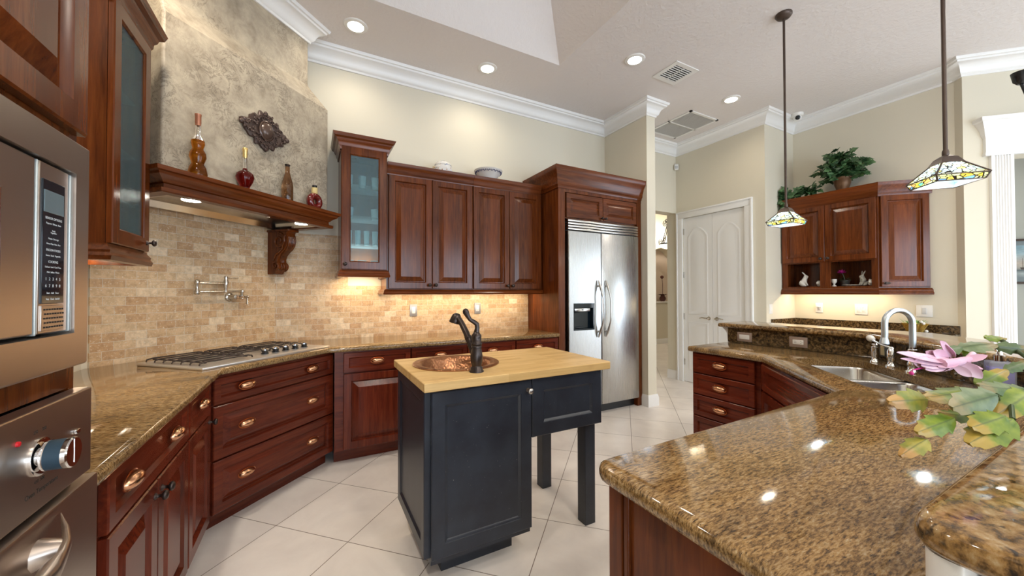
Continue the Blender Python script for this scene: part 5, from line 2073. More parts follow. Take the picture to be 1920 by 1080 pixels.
# under-cabinet strip lights
for nm, loc, sx, sy, e, rz in (('strip', (1.42, 3.62, 1.352), 1.55, 0.05, 4.2, 0), ('strip', (0.4, 3.62, 1.505), 0.28, 0.05, 1.6, 0), ('strip', (5.43, 2.05, 1.365), 0.05, 0.85, 3.2, 0)):
    a_ = area('undercabinet_strip', loc, (loc[0], loc[1], 0), sx, sy, e, (1.0, 0.78, 0.5))
    a_.rotation_euler = (0, 0, 0)
a_ = area('undercabinet_strip', (-0.95, 2.35, 1.515), (-0.95, 2.35, 0), 0.05, 0.3, 1.2, (1.0, 0.8, 0.55))
a_.rotation_euler = (0, 0, 0)
a_ = area('cabinet_fill', (0.4, 3.70, 1.56), (0.4, 3.70, 3), 0.25, 0.05, 2.2, (0.8, 0.97, 1.0))  # added lamp inside the glass cabinet to brighten it from below
CSEG = [
    ((1.036, 0.194, 1.157), (0.900, 0.222, 1.154), 0.036, 0),
    ((0.903, 0.220, 1.151), (0.818, 0.243, 1.154), 0.032, 2),
    ((0.972, 0.160, 1.164), (0.863, 0.185, 1.153), 0.037, 1),
    ((1.041, 0.169, 1.138), (0.965, 0.187, 1.122), 0.027, 0),
    ((0.958, 0.180, 1.127), (0.892, 0.204, 1.135), 0.023, 0),
    ((0.882, 0.187, 1.133), (0.802, 0.207, 1.119), 0.028, 0),
    ((0.816, 0.200, 1.108), (0.766, 0.215, 1.088), 0.023, 2),
    ((0.946, 0.141, 1.135), (0.855, 0.167, 1.106), 0.038, 0),
    ((0.927, 0.145, 1.141), (0.874, 0.168, 1.126), 0.033, 0),
    ((1.056, 0.138, 1.162), (0.973, 0.160, 1.133), 0.041, 0),
    ((1.085, 0.145, 1.161), (0.963, 0.177, 1.177), 0.027, 1),
    ((1.055, 0.195, 1.162), (1.135, 0.174, 1.185), 0.026, 0),
    ((1.133, 0.176, 1.184), (1.192, 0.155, 1.200), 0.017, 1),
    ((1.106, 0.224, 1.221), (1.167, 0.191, 1.228), 0.028, 1),
    ((1.107, 0.223, 1.223), (1.029, 0.242, 1.212), 0.018, 1),
    ((1.165, 0.192, 1.225), (1.226, 0.159, 1.216), 0.020, 1),
    ((1.179, 0.207, 1.239), (1.216, 0.187, 1.237), 0.016, 0),
    ((1.124, 0.225, 1.207), (1.139, 0.206, 1.213), 0.020, 0),
]
PETALS = [
    ((1.029, 0.208, 1.203), (0.905, 0.264, 1.214), 0.0179),
    ((1.011, 0.213, 1.200), (0.906, 0.258, 1.205), 0.0133),
    ((1.023, 0.223, 1.204), (0.947, 0.253, 1.232), 0.0227),
    ((1.025, 0.228, 1.205), (0.975, 0.243, 1.225), 0.0167),
    ((1.023, 0.223, 1.208), (0.980, 0.235, 1.225), 0.0181),
    ((1.046, 0.222, 1.209), (1.004, 0.233, 1.241), 0.0169),
    ((1.049, 0.221, 1.209), (1.023, 0.223, 1.237), 0.0138),
    ((1.000, 0.218, 1.201), (0.946, 0.236, 1.191), 0.0162),
    ((1.006, 0.216, 1.198), (0.982, 0.217, 1.188), 0.0148),
    ((0.984, 0.233, 1.203), (0.933, 0.249, 1.207), 0.0208),
    ((0.990, 0.224, 1.203), (0.941, 0.239, 1.197), 0.0177),
    ((1.016, 0.210, 1.203), (0.970, 0.224, 1.194), 0.0148),
    ((1.029, 0.208, 1.205), (1.045, 0.189, 1.178), 0.0179),
    ((1.011, 0.213, 1.198), (1.022, 0.196, 1.182), 0.0133),
    ((1.040, 0.209, 1.205), (1.062, 0.185, 1.215), 0.0120),
    ((1.035, 0.206, 1.203), (1.047, 0.188, 1.192), 0.0065),
    ((1.000, 0.218, 1.198), (0.988, 0.214, 1.191), 0.0118),
]
# ------------------------------------------------------------------ glassware behind the seeded doors
def tumbler(label, loc, r, h, mat_, name='drinking_glass', group=None):
    g = G()
    g.lathe([(0.0, 0), (r * 0.8, 0), (r, h), (r - 0.002, h), (r * 0.78, 0.006), (0, 0.006)], loc, n=16)
    return tag(g.out(name, mat_, ang=40), label, 'glass', group)


M_PALEGL = thin_glass('pale_glassware', (0.85, 0.9, 0.9), 0.4)
shz = [1.53 + 0.22 + 0.009, 1.53 + 0.46 + 0.009, 1.53 + 0.73 + 0.009, 1.549]
rows = [(2, 'tumbler on the top shelf behind the glass cabinet door', 3, 0.034, 0.11), (1, 'glass on the second shelf behind the glass cabinet door', 2, 0.04, 0.09),
        (0, 'tall glass on the third shelf behind the glass cabinet door', 4, 0.026, 0.13), (3, 'low glass on the cabinet floor behind the glass door', 3, 0.04, 0.075)]
for zi, lab, n_, r_, h_ in rows:
    first = None
    for k in range(n_):
        x = 0.40 + (k - (n_ - 1) / 2) * (0.22 / max(1, n_ - 1))
        loc = (x, 3.58, shz[zi])
        if first is None:
            g = G()
            g.lathe([(0.0, 0), (r_ * 0.8, 0), (r_, h_), (r_ - 0.002, h_), (r_ * 0.78, 0.006), (0, 0.006)], n=16)
            first = tag(g.out('drinking_glass', M_PALEGL, loc=loc, ang=40), lab, 'glass', lab.replace('tumbler', 'tumblers').replace('glass on', 'glasses on', 1))
        else:
            c = first.copy()
            COL.objects.link(c)
            c.location = loc

# ------------------------------------------------------------------ ceramics on the back cabinets
def patterned():
    m_, nt, b = mk('painted_majolica')
    v = coords(nt, (1, 1, 1))
    vo = nd(nt, 'ShaderNodeTexVoronoi', feature='F1')
    vo.inputs['Scale'].default_value = 42
    nt.links.new(v, vo.inputs['Vector'])
    spot = ramp(nt, vo.outputs['Distance'], [(0.2, (1, 1, 1)), (0.3, (0, 0, 0))])
    pal = ramp(nt, noise(nt, v, 14, 2), [(0.4, (0.12, 0.16, 0.4)), (0.5, (0.16, 0.2, 0.12)), (0.58, (0.45, 0.22, 0.1))])
    c = mix(nt, (0.74, 0.72, 0.69), pal, spot)
    nt.links.new(c, b.inputs['Base Color'])
    b.inputs['Roughness'].default_value = 0.2
    return m_


M_MAJ = patterned()
CTZ = 2.4205
jr = T('ceramic_jar', 'white painted ceramic jar with a domed lid on the back wall cabinets', 'jar', (1.157, 3.60, CTZ), 0)
g = G()
g.lathe([(0, 0), (0.05, 0), (0.056, 0.01), (0.06, 0.05), (0.086, 0.09), (0.092, 0.13), (0.086, 0.168), (0.08, 0.18)], n=28)
g.out('jar_body', M_MAJ, jr, ang=50)
g = G()
g.lathe([(0.084, 0.18), (0.083, 0.19), (0.062, 0.212), (0.03, 0.225), (0.012, 0.229), (0.014, 0.238), (0, 0.242)], n=28)
g.out('lid', M_MAJ, jr, ang=50)
g = G()
g.tube([(-0.088, -0.02, 0.15), (-0.108, -0.026, 0.15), (-0.11, -0.026, 0.125), (-0.092, -0.02, 0.118)], 0.006, 8)
g.out('handle', plain('ochre_glaze', (0.5, 0.34, 0.17), 0.3), jr, ang=50)
bw = T('ceramic_bowl', 'white ceramic bowl with a blue leaf border on the back wall cabinets', 'bowl', (1.655, 3.60, CTZ), 0)
g = G()
g.lathe([(0, 0), (0.06, 0), (0.064, 0.1), (0.1, 0.14), (0.13, 0.175), (0.152, 0.205), (0.148, 0.207), (0.12, 0.175), (0.09, 0.145), (0, 0.12)], n=36)
g.out('bowl_body', plain('white_glaze', (0.74, 0.72, 0.68), 0.2), bw, ang=60)
g = G()
for k in range(22):
    a = 2 * math.pi * k / 22
    for q, dz in ((0.0, 0.0), (0.09, 0.008), (-0.09, 0.008)):
        rr_ = 0.1345 + dz * 0.7
        x, y = rr_ * math.cos(a + q * 0.9), rr_ * math.sin(a + q * 0.9)
        g.ball((x, y, 0.176 + dz), 0.0052, 6, 1, 1, 1.5)
g.out('painted_border', plain('cobalt_glaze', (0.07, 0.08, 0.17), 0.3), bw, ang=60)


# ------------------------------------------------------------------ foliage
def leaf(g, pos, d, up, L, Wd, kind='ivy'):
    d = Vector(d).normalized()
    n = Vector(up)
    n = (n - d * n.dot(d))
    if n.length < 1e-3:
        n = Vector((0, 0, 1)).cross(d)
    n.normalize()
    s = d.cross(n)
    P0 = Vector(pos)
    if kind == 'ivy':
        sh = [(0, 0.0), (0.05, 0.34), (0.2, 0.52), (0.33, 0.3), (0.5, 0.42), (0.66, 0.22), (1.0, 0.0)]
    else:
        sh = [(0, 0), (0.3, 0.4), (0.7, 0.3), (1, 0)]
    mid = [g.v(P0 + d * (u * L) - n * (0.18 * L * u * u)) for u, _ in sh]
    for sg in (1, -1):
        ed = [g.v(P0 + d * ((u - 0.05 * (w_ > 0.4)) * L) + s * (sg * w_ * Wd) + n * (0.1 * w_ * Wd - 0.18 * L * u * u)) if w_ else None for u, w_ in sh]
        for i in range(len(sh) - 1):
            vs = [mid[i], mid[i + 1]] + [e for e in (ed[i + 1], ed[i]) if e is not None]
            if sg < 0:
                vs = vs[::-1]
            if len(vs) >= 3:
                g.f(vs)


r2 = random.Random(5)
# potted ivy on top of the hutch
pi_ = T('potted_ivy', 'ivy plant in a bronze urn standing on top of the hutch cabinet', 'potted plant', (5.43, 1.975, 2.4705), 0)
g = G()
g.lathe([(0.0, 0), (0.052, 0), (0.058, 0.012), (0.05, 0.03), (0.056, 0.06), (0.074, 0.11), (0.082, 0.165), (0.09, 0.172), (0.09, 0.19), (0.076, 0.19), (0.07, 0.17), (0, 0.165)], n=24)
g.out('urn', plain('aged_bronze_urn', (0.17, 0.09, 0.045), 0.4, 0.5), pi_, ang=50)
g = G()
st = G()
for k in range(60):
    a = r2.uniform(0, 2 * math.pi)
    reach = r2.uniform(0.08, 0.235)
    rise = r2.uniform(0.02, 0.3) * (1.25 - reach * 2.2)
    pts = []
    for i in range(6):
        t = i / 5
        pts.append((reach * t * math.cos(a), reach * t * math.sin(a), 0.17 + rise * math.sin(min(1, t * 1.15) * math.pi * 0.62) * 1.15))
    if pts[-1][0] > 0.15:
        continue
    st.tube(pts, 0.0022, 5)
    for i in range(1, 6):
        for q in range(2):
            p = Vector(pts[i])
            da = a + r2.uniform(-1.3, 1.3)
            leaf(g, p, (math.cos(da), math.sin(da), r2.uniform(-0.55, 0.6)), (r2.uniform(-1.3, 0.1), r2.uniform(-0.7, 0.7), r2.uniform(0.2, 1)), r2.uniform(0.06, 0.09), r2.uniform(0.065, 0.095))
g.out('foliage', M_IVY, pi_, ang=0, recalc=False)
st.out('vine_stems', M_STEM, pi_, ang=0)
# trailing garland at the left end of the hutch top
gr = T('ivy_garland', 'trailing ivy garland spilling over the left end of the hutch cabinet', 'plant', (5.34, 2.44, 2.4705), 0)
g = G()
st = G()
line = [Vector((0.02, -0.27, 0.12)), Vector((0.0, -0.17, 0.09)), Vector((-0.02, -0.06, 0.085)), Vector((-0.04, 0.03, 0.06)), Vector((-0.06, 0.075, 0.13)), Vector((-0.06, 0.09, 0.06)), Vector((-0.09, 0.085, -0.03)), Vector((-0.1, 0.075, -0.09))]
st.tube([tuple(p) for p in line], 0.004, 6)
for i in range(len(line) - 1):
    for k in range(25):
        t = r2.random()
        p = line[i].lerp(line[i + 1], t) + Vector((r2.uniform(-0.03, 0.02), r2.uniform(-0.03, 0.02), r2.uniform(-0.03, 0.05)))
        dv_ = (r2.uniform(-1, 0.3), r2.uniform(-1, 0.75), r2.uniform(-0.6, 0.7))
        leaf(g, p, dv_, (r2.uniform(-1, 0), r2.uniform(-0.3, 0.3), r2.uniform(0.2, 1)), r2.uniform(0.06, 0.095), r2.uniform(0.055, 0.085))
g.out('foliage', M_IVY, gr, ang=0, recalc=False)
st.out('vine_stem', M_STEM, gr, ang=0)

# ------------------------------------------------------------------ figurines in the hutch cubbies
CZ = 1.3985
M_BISQ = plain('white_bisque', (0.72, 0.69, 0.63), 0.5)
M_SPECK = leafy('speckled_stoneware', (0.3, 0.29, 0.24), (0.66, 0.63, 0.56), 60, 0.5)


def skin(name, mat_, parent, verts, edges, radii, loc=(0, 0, 0), rz=0):
    me = bpy.data.meshes.new(name)
    me.from_pydata(verts, edges, [])
    o = bpy.data.objects.new(name, me)
    COL.objects.link(o)
    me.materials.append(mat_)
    sm = o.modifiers.new('skin', 'SKIN')
    for v_, r_ in zip(me.skin_vertices[0].data, radii):
        v_.radius = r_ if isinstance(r_, tuple) else (r_, r_)
    me.skin_vertices[0].data[0].use_root = True
    su = o.modifiers.new('smooth', 'SUBSURF')
    su.levels = su.render_levels = 2
    o.parent = parent
    o.location = loc
    o.rotation_euler = (0, 0, math.radians(rz))
    for p in me.polygons:
        p.use_smooth = True
    return o


def sitting_rabbit(root, mat_, s=1.0, ears='up'):
    """one continuous body: haunch, chest, head, muzzle, two ears, forepaws, tail; faces local -x ... +x"""
    v_ = [(-0.01, 0, 0.04), (0.004, 0, 0.075), (0.018, 0, 0.108), (0.03, 0, 0.128), (0.05, 0, 0.122),
          (0.016, 0.010, 0.146), (0.0, 0.016, 0.168), (-0.014, 0.018, 0.182), (0.016, -0.010, 0.146), (0.0, -0.016, 0.168), (-0.014, -0.018, 0.182),
          (0.022, 0.018, 0.055), (0.036, 0.016, 0.025), (0.044, 0.015, 0.010), (0.022, -0.018, 0.055), (0.036, -0.016, 0.025), (0.044, -0.015, 0.010),
          (-0.046, 0, 0.028), (0.002, 0.03, 0.016), (0.03, 0.034, 0.010), (0.002, -0.03, 0.016), (0.03, -0.034, 0.010)]
    e_ = [(0, 1), (1, 2), (2, 3), (3, 4), (3, 5), (5, 6), (6, 7), (3, 8), (8, 9), (9, 10), (1, 11), (11, 12), (12, 13), (1, 14), (14, 15), (15, 16), (0, 17), (0, 18), (18, 19), (0, 20), (20, 21)]
    r_ = [0.038, 0.031, 0.022, 0.0215, 0.012, 0.007, 0.0085, 0.004, 0.007, 0.0085, 0.004, 0.012, 0.0095, 0.009, 0.012, 0.0095, 0.009, 0.014, 0.018, 0.010, 0.018, 0.010]
    if ears == 'up':
        for i, (x, y, z) in zip((6, 7, 9, 10), ((0.008, 0.02, 0.172), (0.0, 0.028, 0.198), (0.008, -0.02, 0.172), (0.0, -0.028, 0.198))):
            v_[i] = (x, y, z)
    v_ = [(a * s, b_ * s, c * s) for a, b_, c in v_]
    r_ = [q * s for q in r_]
    return skin('rabbit_body', mat_, root, v_, e_, r_)


ra = T('rabbit_figurine', 'white upright rabbit figurine in the left hutch cubby', 'figurine', (5.39, 2.357, CZ + 0.003), -68)
sitting_rabbit(ra, M_BISQ, 0.98, 'back')
rb = T('rabbit_figurine', 'speckled rabbit figurine with pricked ears in the right hutch cubby', 'figurine', (5.40, 1.785, CZ + 0.003), 140)
sitting_rabbit(rb, M_SPECK, 0.84, 'up')


def crouching(root, mat_, s):
    v_ = [(0, 0, 0.03), (0.03, 0, 0.034), (0.058, 0, 0.042), (0.078, 0, 0.036), (0.045, 0.012, 0.064), (0.018, 0.018, 0.066), (0.045, -0.012, 0.064), (0.018, -0.018, 0.066), (-0.036, 0, 0.026), (0.05, 0.014, 0.01), (0.05, -0.014, 0.01)]
    e_ = [(0, 1), (1, 2), (2, 3), (2, 4), (4, 5), (2, 6), (6, 7), (0, 8), (1, 9), (1, 10)]
    r_ = [0.03, 0.026, 0.02, 0.011, 0.007, 0.006, 0.007, 0.006, 0.014, 0.009, 0.009]
    return skin('rabbit_body', mat_, root, [(a * s, b_ * s, c * s) for a, b_, c in v_], e_, [q * s for q in r_])


rc_ = T('rabbit_figurine', 'small white crouching rabbit at the right side of the left cubby', 'figurine', (5.39, 2.165, CZ + 0.001), 160)
crouching(rc_, M_BISQ, 1.0)
rd_ = T('rabbit_figurine', 'small white crouching figurine at the far right edge of the right cubby', 'figurine', (5.39, 1.705, CZ + 0.001), 180)
crouching(rd_, M_BISQ, 1.1)
tr_ = T('leaf_dish', 'pale leaf-shaped dish lying in front of the speckled rabbit', 'dish', (5.36, 1.87, CZ + 0.001), 0)
g = G()
g.loft([[(0.035 * math.cos(a) * q, 0.095 * math.sin(a) * q, z) for a in [2 * math.pi * k / 24 for k in range(24)]] for q, z in ((0.55, 0.0), (1.0, 0.014), (0.94, 0.017), (0.5, 0.005))])
g.out('dish_body', M_SPECK, tr_, ang=60)
eg = T('egg_cup', 'small white pedestal cup beside the magenta flower in the right cubby', 'cup', (5.365, 2.04, CZ), 0)
g = G()
g.lathe([(0.0, 0), (0.022, 0), (0.02, 0.008), (0.009, 0.02), (0.01, 0.03), (0.024, 0.05), (0.026, 0.085), (0.023, 0.085), (0.02, 0.05), (0, 0.036)], n=20)
g.out('cup_body', M_BISQ, eg, ang=50)
fl_ = T('potted_flower', 'small potted plant with one magenta bloom in the right hutch cubby', 'potted plant', (5.44, 1.965, CZ), 0)
g = G()
g.lathe([(0, 0), (0.032, 0), (0.042, 0.06), (0.045, 0.062), (0.045, 0.07), (0.038, 0.068), (0, 0.062)], n=20)
g.out('flower_pot', plain('dark_pot', (0.05, 0.04, 0.035), 0.5), fl_, ang=40)
g = G()
for k in range(16):
    a = k * 2.4
    leaf(g, (0.01 * math.cos(a), 0.01 * math.sin(a), 0.065 + 0.01 * (k % 4)), (math.cos(a), math.sin(a), 0.5 - 0.06 * k), (0, 0, 1), 0.055, 0.03, 'oval')
g.out('foliage', M_IVY, fl_, ang=0, recalc=False)
g = G()
g.tube([(0, 0, 0.06), (-0.01, 0.01, 0.12), (-0.02, 0.02, 0.155)], 0.003, 6)
g.out('flower_stem', M_IVY, fl_, ang=0)
g = G()
for k in range(18):
    a = k * 2.4
    q = 0.3 + 0.7 * (k / 18)
    leaf(g, (-0.02, 0.02, 0.15), (math.cos(a) * q - 0.35, math.sin(a) * q * 1.2, 1.1 - 0.8 * q), (-0.5, 0, 1), 0.05, 0.026, 'oval')
g.out('magenta_bloom', plain('magenta_petal', (0.5, 0.015, 0.25), 0.5), fl_, ang=0, recalc=False)

# gold basket with greenery on the hutch counter
bk = T('gold_basket', 'fluted gold foil basket with green sprigs on the hutch counter', 'basket', (5.36, 1.385, 0.9155), 0)
g = G()
n = 40
rings = []
for r_, z in ((0.045, 0), (0.05, 0.004), (0.062, 0.035), (0.08, 0.075), (0.096, 0.1), (0.092, 0.1), (0.074, 0.072), (0.045, 0.012)):
    rings.append([(r_ * (1 + 0.05 * (1 if i % 2 else -1)) * math.cos(2 * math.pi * i / n), r_ * (1 + 0.05 * (1 if i % 2 else -1)) * math.sin(2 * math.pi * i / n), z) for i in range(n)])
g.loft(rings)
g.out('foil_cup', plain('gold_foil_cup', (0.75, 0.5, 0.12), 0.25, 0.85), bk, ang=20)
g = G()
for k in range(60):
    a = r2.uniform(0, 6.28)
    q = r2.uniform(0.01, 0.08)
    leaf(g, (q * math.cos(a), q * math.sin(a) + 0.01, 0.08 + r2.uniform(0, 0.03)), (math.cos(a) * 0.6, math.sin(a) * 0.6, r2.uniform(0.3, 1.2)), (0, 0, 1), 0.045, 0.012, 'oval')
g.out('sprigs', leafy('fresh_green', (0.06, 0.2, 0.04), (0.2, 0.4, 0.1), 20), bk, ang=0, recalc=False)
g = G()
for p in ((-0.055, -0.075, 0.105), (-0.04, -0.09, 0.03), (-0.06, -0.06, 0.12)):
    g.ball(p, 0.014, 8)
g.out('white_blossom', M_BISQ, bk, ang=60)

# ------------------------------------------------------------------ the flowering cactus on the bar
cp_ = T('flowering_cactus', 'pot cactus with toothed flat stems and pink flowers arching over the counter from the right', 'potted plant', (1.32, 0.02, 1.0705), 0)
B0 = Vector((1.32, 0.02, 1.0705))
g = G()
g.lathe([(0.0, 0), (0.06, 0), (0.064, 0.006), (0.085, 0.11), (0.092, 0.112), (0.092, 0.128), (0.08, 0.128), (0.078, 0.115), (0, 0.112)], n=28)
g.out('plant_pot', plain('terracotta', (0.42, 0.16, 0.08), 0.7), cp_, ang=40)
camdir = Vector((0, 0, 1.33))


def cseg(A, Bv, w_, mi_, seed):
    q = random.Random(seed)
    A, Bv = Vector(A) - B0, Vector(Bv) - B0
    ax = Bv - A
    L = ax.length
    ax.normalize()
    n = (Vector((0, 0, 1.33)) - B0 - (A + Bv) / 2).normalized() + Vector((q.uniform(-0.45, 0.45), q.uniform(-0.4, 0.4), q.uniform(0.0, 0.7)))
    n = (n - ax * n.dot(ax)).normalized()
    s = ax.cross(n)
    hw = w_ * 0.58
    g = G()
    N_ = 32
    up_, dn_ = [], []
    for sgn, lst in ((1, up_), (-1, dn_)):
        for i in range(N_ + 1):
            t = i / N_
            base = (math.sin(math.pi * min(1, t * 1.02) ** 0.75) ** 0.62) if 0 < t < 0.98 else 0.12
            ph = (t * 3.4 + (0.5 if sgn > 0 else 0)) % 1.0
            tooth = 0.3 * (ph ** 1.8) if 0.08 < t < 0.97 else 0
            lst.append((t, sgn * hw * (0.2 + 0.8 * base) * (0.82 + tooth)))
    curl = q.uniform(-0.12, 0.16) * L
    rings = []
    prof = up_ + dn_[::-1]

    def pt(t, w2, off):
        arch = curl * (4 * t * (1 - t)) * 0.5
        cup = 0.22 * abs(w2) 
        return A + ax * (t * L) + s * w2 + n * (arch - cup + off)
    front_, back_ = [], []
    F_, K_ = {}, {}
    cols = [-1.0, -0.5, 0.0, 0.5, 1.0]
    for i in range(N_ + 1):
        t = i / N_
        for j, c in enumerate(cols):
            w2 = up_[i][1] * c if c > 0 else dn_[i][1] * -c
            th = 0.0011 * (1 - abs(c)) + 0.0003 + (0.0007 if j == 2 else 0)
            F_[i, j] = g.v(pt(t, w2, th))
            K_[i, j] = g.v(pt(t, w2, -th))
    for i in range(N_):
        for j in range(4):
            g.f((F_[i, j], F_[i, j + 1], F_[i + 1, j + 1], F_[i + 1, j]))
            g.f((K_[i, j], K_[i + 1, j], K_[i + 1, j + 1], K_[i, j + 1]))
        for j in (0, 4):
            g.f((F_[i, j], F_[i + 1, j], K_[i + 1, j], K_[i, j]))
    for i in (0, N_):
        for j in range(4):
            g.f((F_[i, j], K_[i, j], K_[i, j + 1], F_[i, j + 1]))
    o = g.out('stem_segment', (M_CACT, M_CACTG, M_CACTY)[mi_], cp_, ang=60)
    ta = o.data.attributes.new('tip', 'FLOAT', 'POINT')
    aa = o.data.attributes.new('across', 'FLOAT', 'POINT')
    ta.data.foreach_set('value', [max(i / N_, 0) for i in range(N_ + 1) for j in range(5) for _ in (0, 1)])
    aa.data.foreach_set('value', [abs(cols[j]) for i in range(N_ + 1) for j in range(5) for _ in (0, 1)])
    return o


for k, (a, b_, w_, mi_) in enumerate(CSEG):
    cseg(a, b_, w_, mi_, 40 + k)
# the joints and the stems that lead back to the pot
g = G()
for a, b_ in (((1.056, 0.138, 1.162), (1.03, 0.17, 1.16)), ((1.085, 0.145, 1.161), (1.06, 0.15, 1.155)), ((1.226, 0.159, 1.216), (1.192, 0.155, 1.2)), ((0.946, 0.141, 1.135), (1.0, 0.15, 1.145)),
              ((1.041, 0.169, 1.138), (0.972, 0.16, 1.164)), ((1.192, 0.155, 1.2), (1.2, 0.19, 1.235))):
    g.tube([tuple(Vector(a) - B0), tuple(Vector(b_) - B0)], 0.0035, 6)
for end in ((1.226, 0.159, 1.216), (1.085, 0.145, 1.161), (1.056, 0.138, 1.162)):
    e_ = Vector(end) - B0
    g.tube([(0.0, 0.0, 0.11), tuple(Vector((e_.x * 0.35, e_.y * 0.4, 0.19))), tuple(Vector((e_.x * 0.75, e_.y * 0.8, (e_.z + 0.19) / 2))), tuple(e_)], [0.006, 0.005, 0.005, 0.004], 6)
g.out('main_stems', M_CACTG, cp_, ang=60)
g = G()
for k, (a, b_, w_) in enumerate(PETALS):
    q = random.Random(k)
    A, Bv = Vector(a) - B0, Vector(b_) - B0
    ax = Bv - A
    L = ax.length
    ax.normalize()
    n = (Vector((0, 0, 1.33)) - B0 - A).normalized() + Vector((q.uniform(-0.5, 0.5), q.uniform(-0.5, 0.5), q.uniform(-0.2, 0.7)))
    n = (n - ax * n.dot(ax)).normalized()
    s = ax.cross(n)
    sh = [(0, 0.22), (0.2, 0.42), (0.45, 0.58), (0.7, 0.52), (0.87, 0.32), (0.97, 0.12), (1.0, 0.02)]
    top, bot = [], []
    for t, h in sh:
        rt_ = []
        rb_ = []
        for c in (-1, -0.4, 0.4, 1):
            p = A + ax * (t * L) + s * (c * h * w_ * 0.95) + n * (0.25 * abs(c) * h * w_ + 0.1 * L * t * t)
            rt_.append(g.v(p + n * 0.0005))
            rb_.append(g.v(p - n * 0.0005))
        top.append(rt_)
        bot.append(rb_)
    for i in range(len(sh) - 1):
        for j in range(3):
            g.f((top[i][j], top[i][j + 1], top[i + 1][j + 1], top[i + 1][j]))
            g.f((bot[i][j], bot[i + 1][j], bot[i + 1][j + 1], bot[i][j + 1]))
        for j in (0, 3):
            g.f((top[i][j], top[i + 1][j], bot[i + 1][j], bot[i][j]))
g.out('pink_petals', M_PINK, cp_, ang=60)
g = G()
pts = [Vector(p) - B0 for p in ((1.085, 0.205, 1.215), (1.05, 0.203, 1.208), (1.02, 0.212, 1.204), (0.982, 0.222, 1.203))]
g.tube([tuple(p) for p in pts], [0.0045, 0.006, 0.0075, 0.009], 10)
g.out('flower_tube', M_PINK, cp_, ang=60)
g = G()
g.tube([tuple(Vector(p) - B0) for p in ((0.975, 0.225, 1.2), (0.945, 0.238, 1.196), (0.928, 0.244, 1.193))], 0.0012, 5)
g.ball(tuple(Vector((0.927, 0.2445, 1.188)) - B0), 0.0035, 8)
g.out('stigma', plain('magenta_stigma', (0.6, 0.03, 0.25), 0.5), cp_, ang=60)

# ------------------------------------------------------------------ beyond: hall sconce, niche vase, parlour picture, chandelier
sn = T('hall_pendant', 'black scrolled iron lamp with a frosted bowl in the hallway beyond the pillar', 'lamp', (7.88, 6.35, 0), 0)
g = G()
g.tube([(0, 0, CEIL), (0, 0, 2.75)], 0.012, 8)
for a0 in (0, 120, 240):
    a = math.radians(a0 + 200)
    ca2, sa2 = math.cos(a), math.sin(a)
    sp = []
    for k in range(28):
        t = k / 27
        rr_ = 0.03 + 0.21 * t
        sp.append((rr_ * ca2, rr_ * sa2, 3.1 - 0.52 * t ** 0.8))
    for k in range(18):
        t = k / 17
        an = -math.pi / 2 + t * 3.4 * math.pi
        r_ = 0.085 * (1 - 0.8 * t)
        sp.append(((0.26 + r_ * math.cos(an) * 0.9 + 0.02) * ca2, (0.26 + r_ * math.cos(an) * 0.9 + 0.02) * sa2, 2.64 + r_ * math.sin(an)))
    g.tube(sp, 0.010, 6)
    up_ = []
    for k in range(18):
        t = k / 17
        an = math.pi + t * 3.2 * math.pi
        r_ = 0.09 * (1 - 0.8 * t)
        up_.append(((0.12 + r_ * math.cos(an)) * ca2, (0.12 + r_ * math.cos(an)) * sa2, 3.1 + r_ * math.sin(an)))
    g.tube(up_, 0.009, 6)
g.lathe([(0.21, 2.53), (0.225, 2.54), (0.225, 2.565), (0.2, 2.575)], n=28, c0=False, c1=False)
g.out('iron_frame', M_BLACK, sn, ang=50)
g = G()
g.lathe([(0.205, 2.545), (0.19, 2.5), (0.14, 2.455), (0.07, 2.43), (0, 2.425)], n=28, c0=False)
g.out('glass_bowl', emit('frosted_lit_bowl', (1.0, 0.88, 0.68), 2.2), sn, ang=60)
lamp('hall_bowl_light', (0, 0, 2.7), 22, (1.0, 0.92, 0.8), 0.1, 'POINT', None, sn)
vs = T('niche_vase', 'dark arrangement with one tall stem on the ledge of the hallway niche', 'vase', (8.2, 6.80, 1.1005), 0)
g = G()
g.lathe([(0, 0), (0.05, 0), (0.08, 0.05), (0.085, 0.09), (0.05, 0.14), (0.055, 0.16), (0, 0.16)], n=20)
g.out('vase_body', plain('dark_red_vase', (0.08, 0.02, 0.015), 0.3), vs, ang=50)
g = G()
for k in range(26):
    a = k * 2.4
    leaf(g, (0.02 * math.cos(a), 0.02 * math.sin(a), 0.15), (math.cos(a), math.sin(a), 0.4 + 0.05 * (k % 7)), (0, 0, 1), 0.12, 0.06, 'oval')
g.tube([(0, 0, 0.15), (-0.01, -0.01, 0.45), (-0.02, 0, 0.62)], 0.006, 6)
g.ball((-0.02, 0, 0.64), 0.045, 10)
g.out('dried_blooms', plain('dried_brown_bloom', (0.1, 0.03, 0.02), 0.7), vs, ang=0, recalc=False)

pc = T('framed_picture', 'framed harbour scene with sailing ships on the grey parlour wall', 'picture', (0, 0, 0), -45)
_q = (6.63 + 2.3 * R2 - (8.585 + 1.29)) / 2
pc.location = (8.585 + _q - 0.001, 1.29 + _q - 0.001, 0)


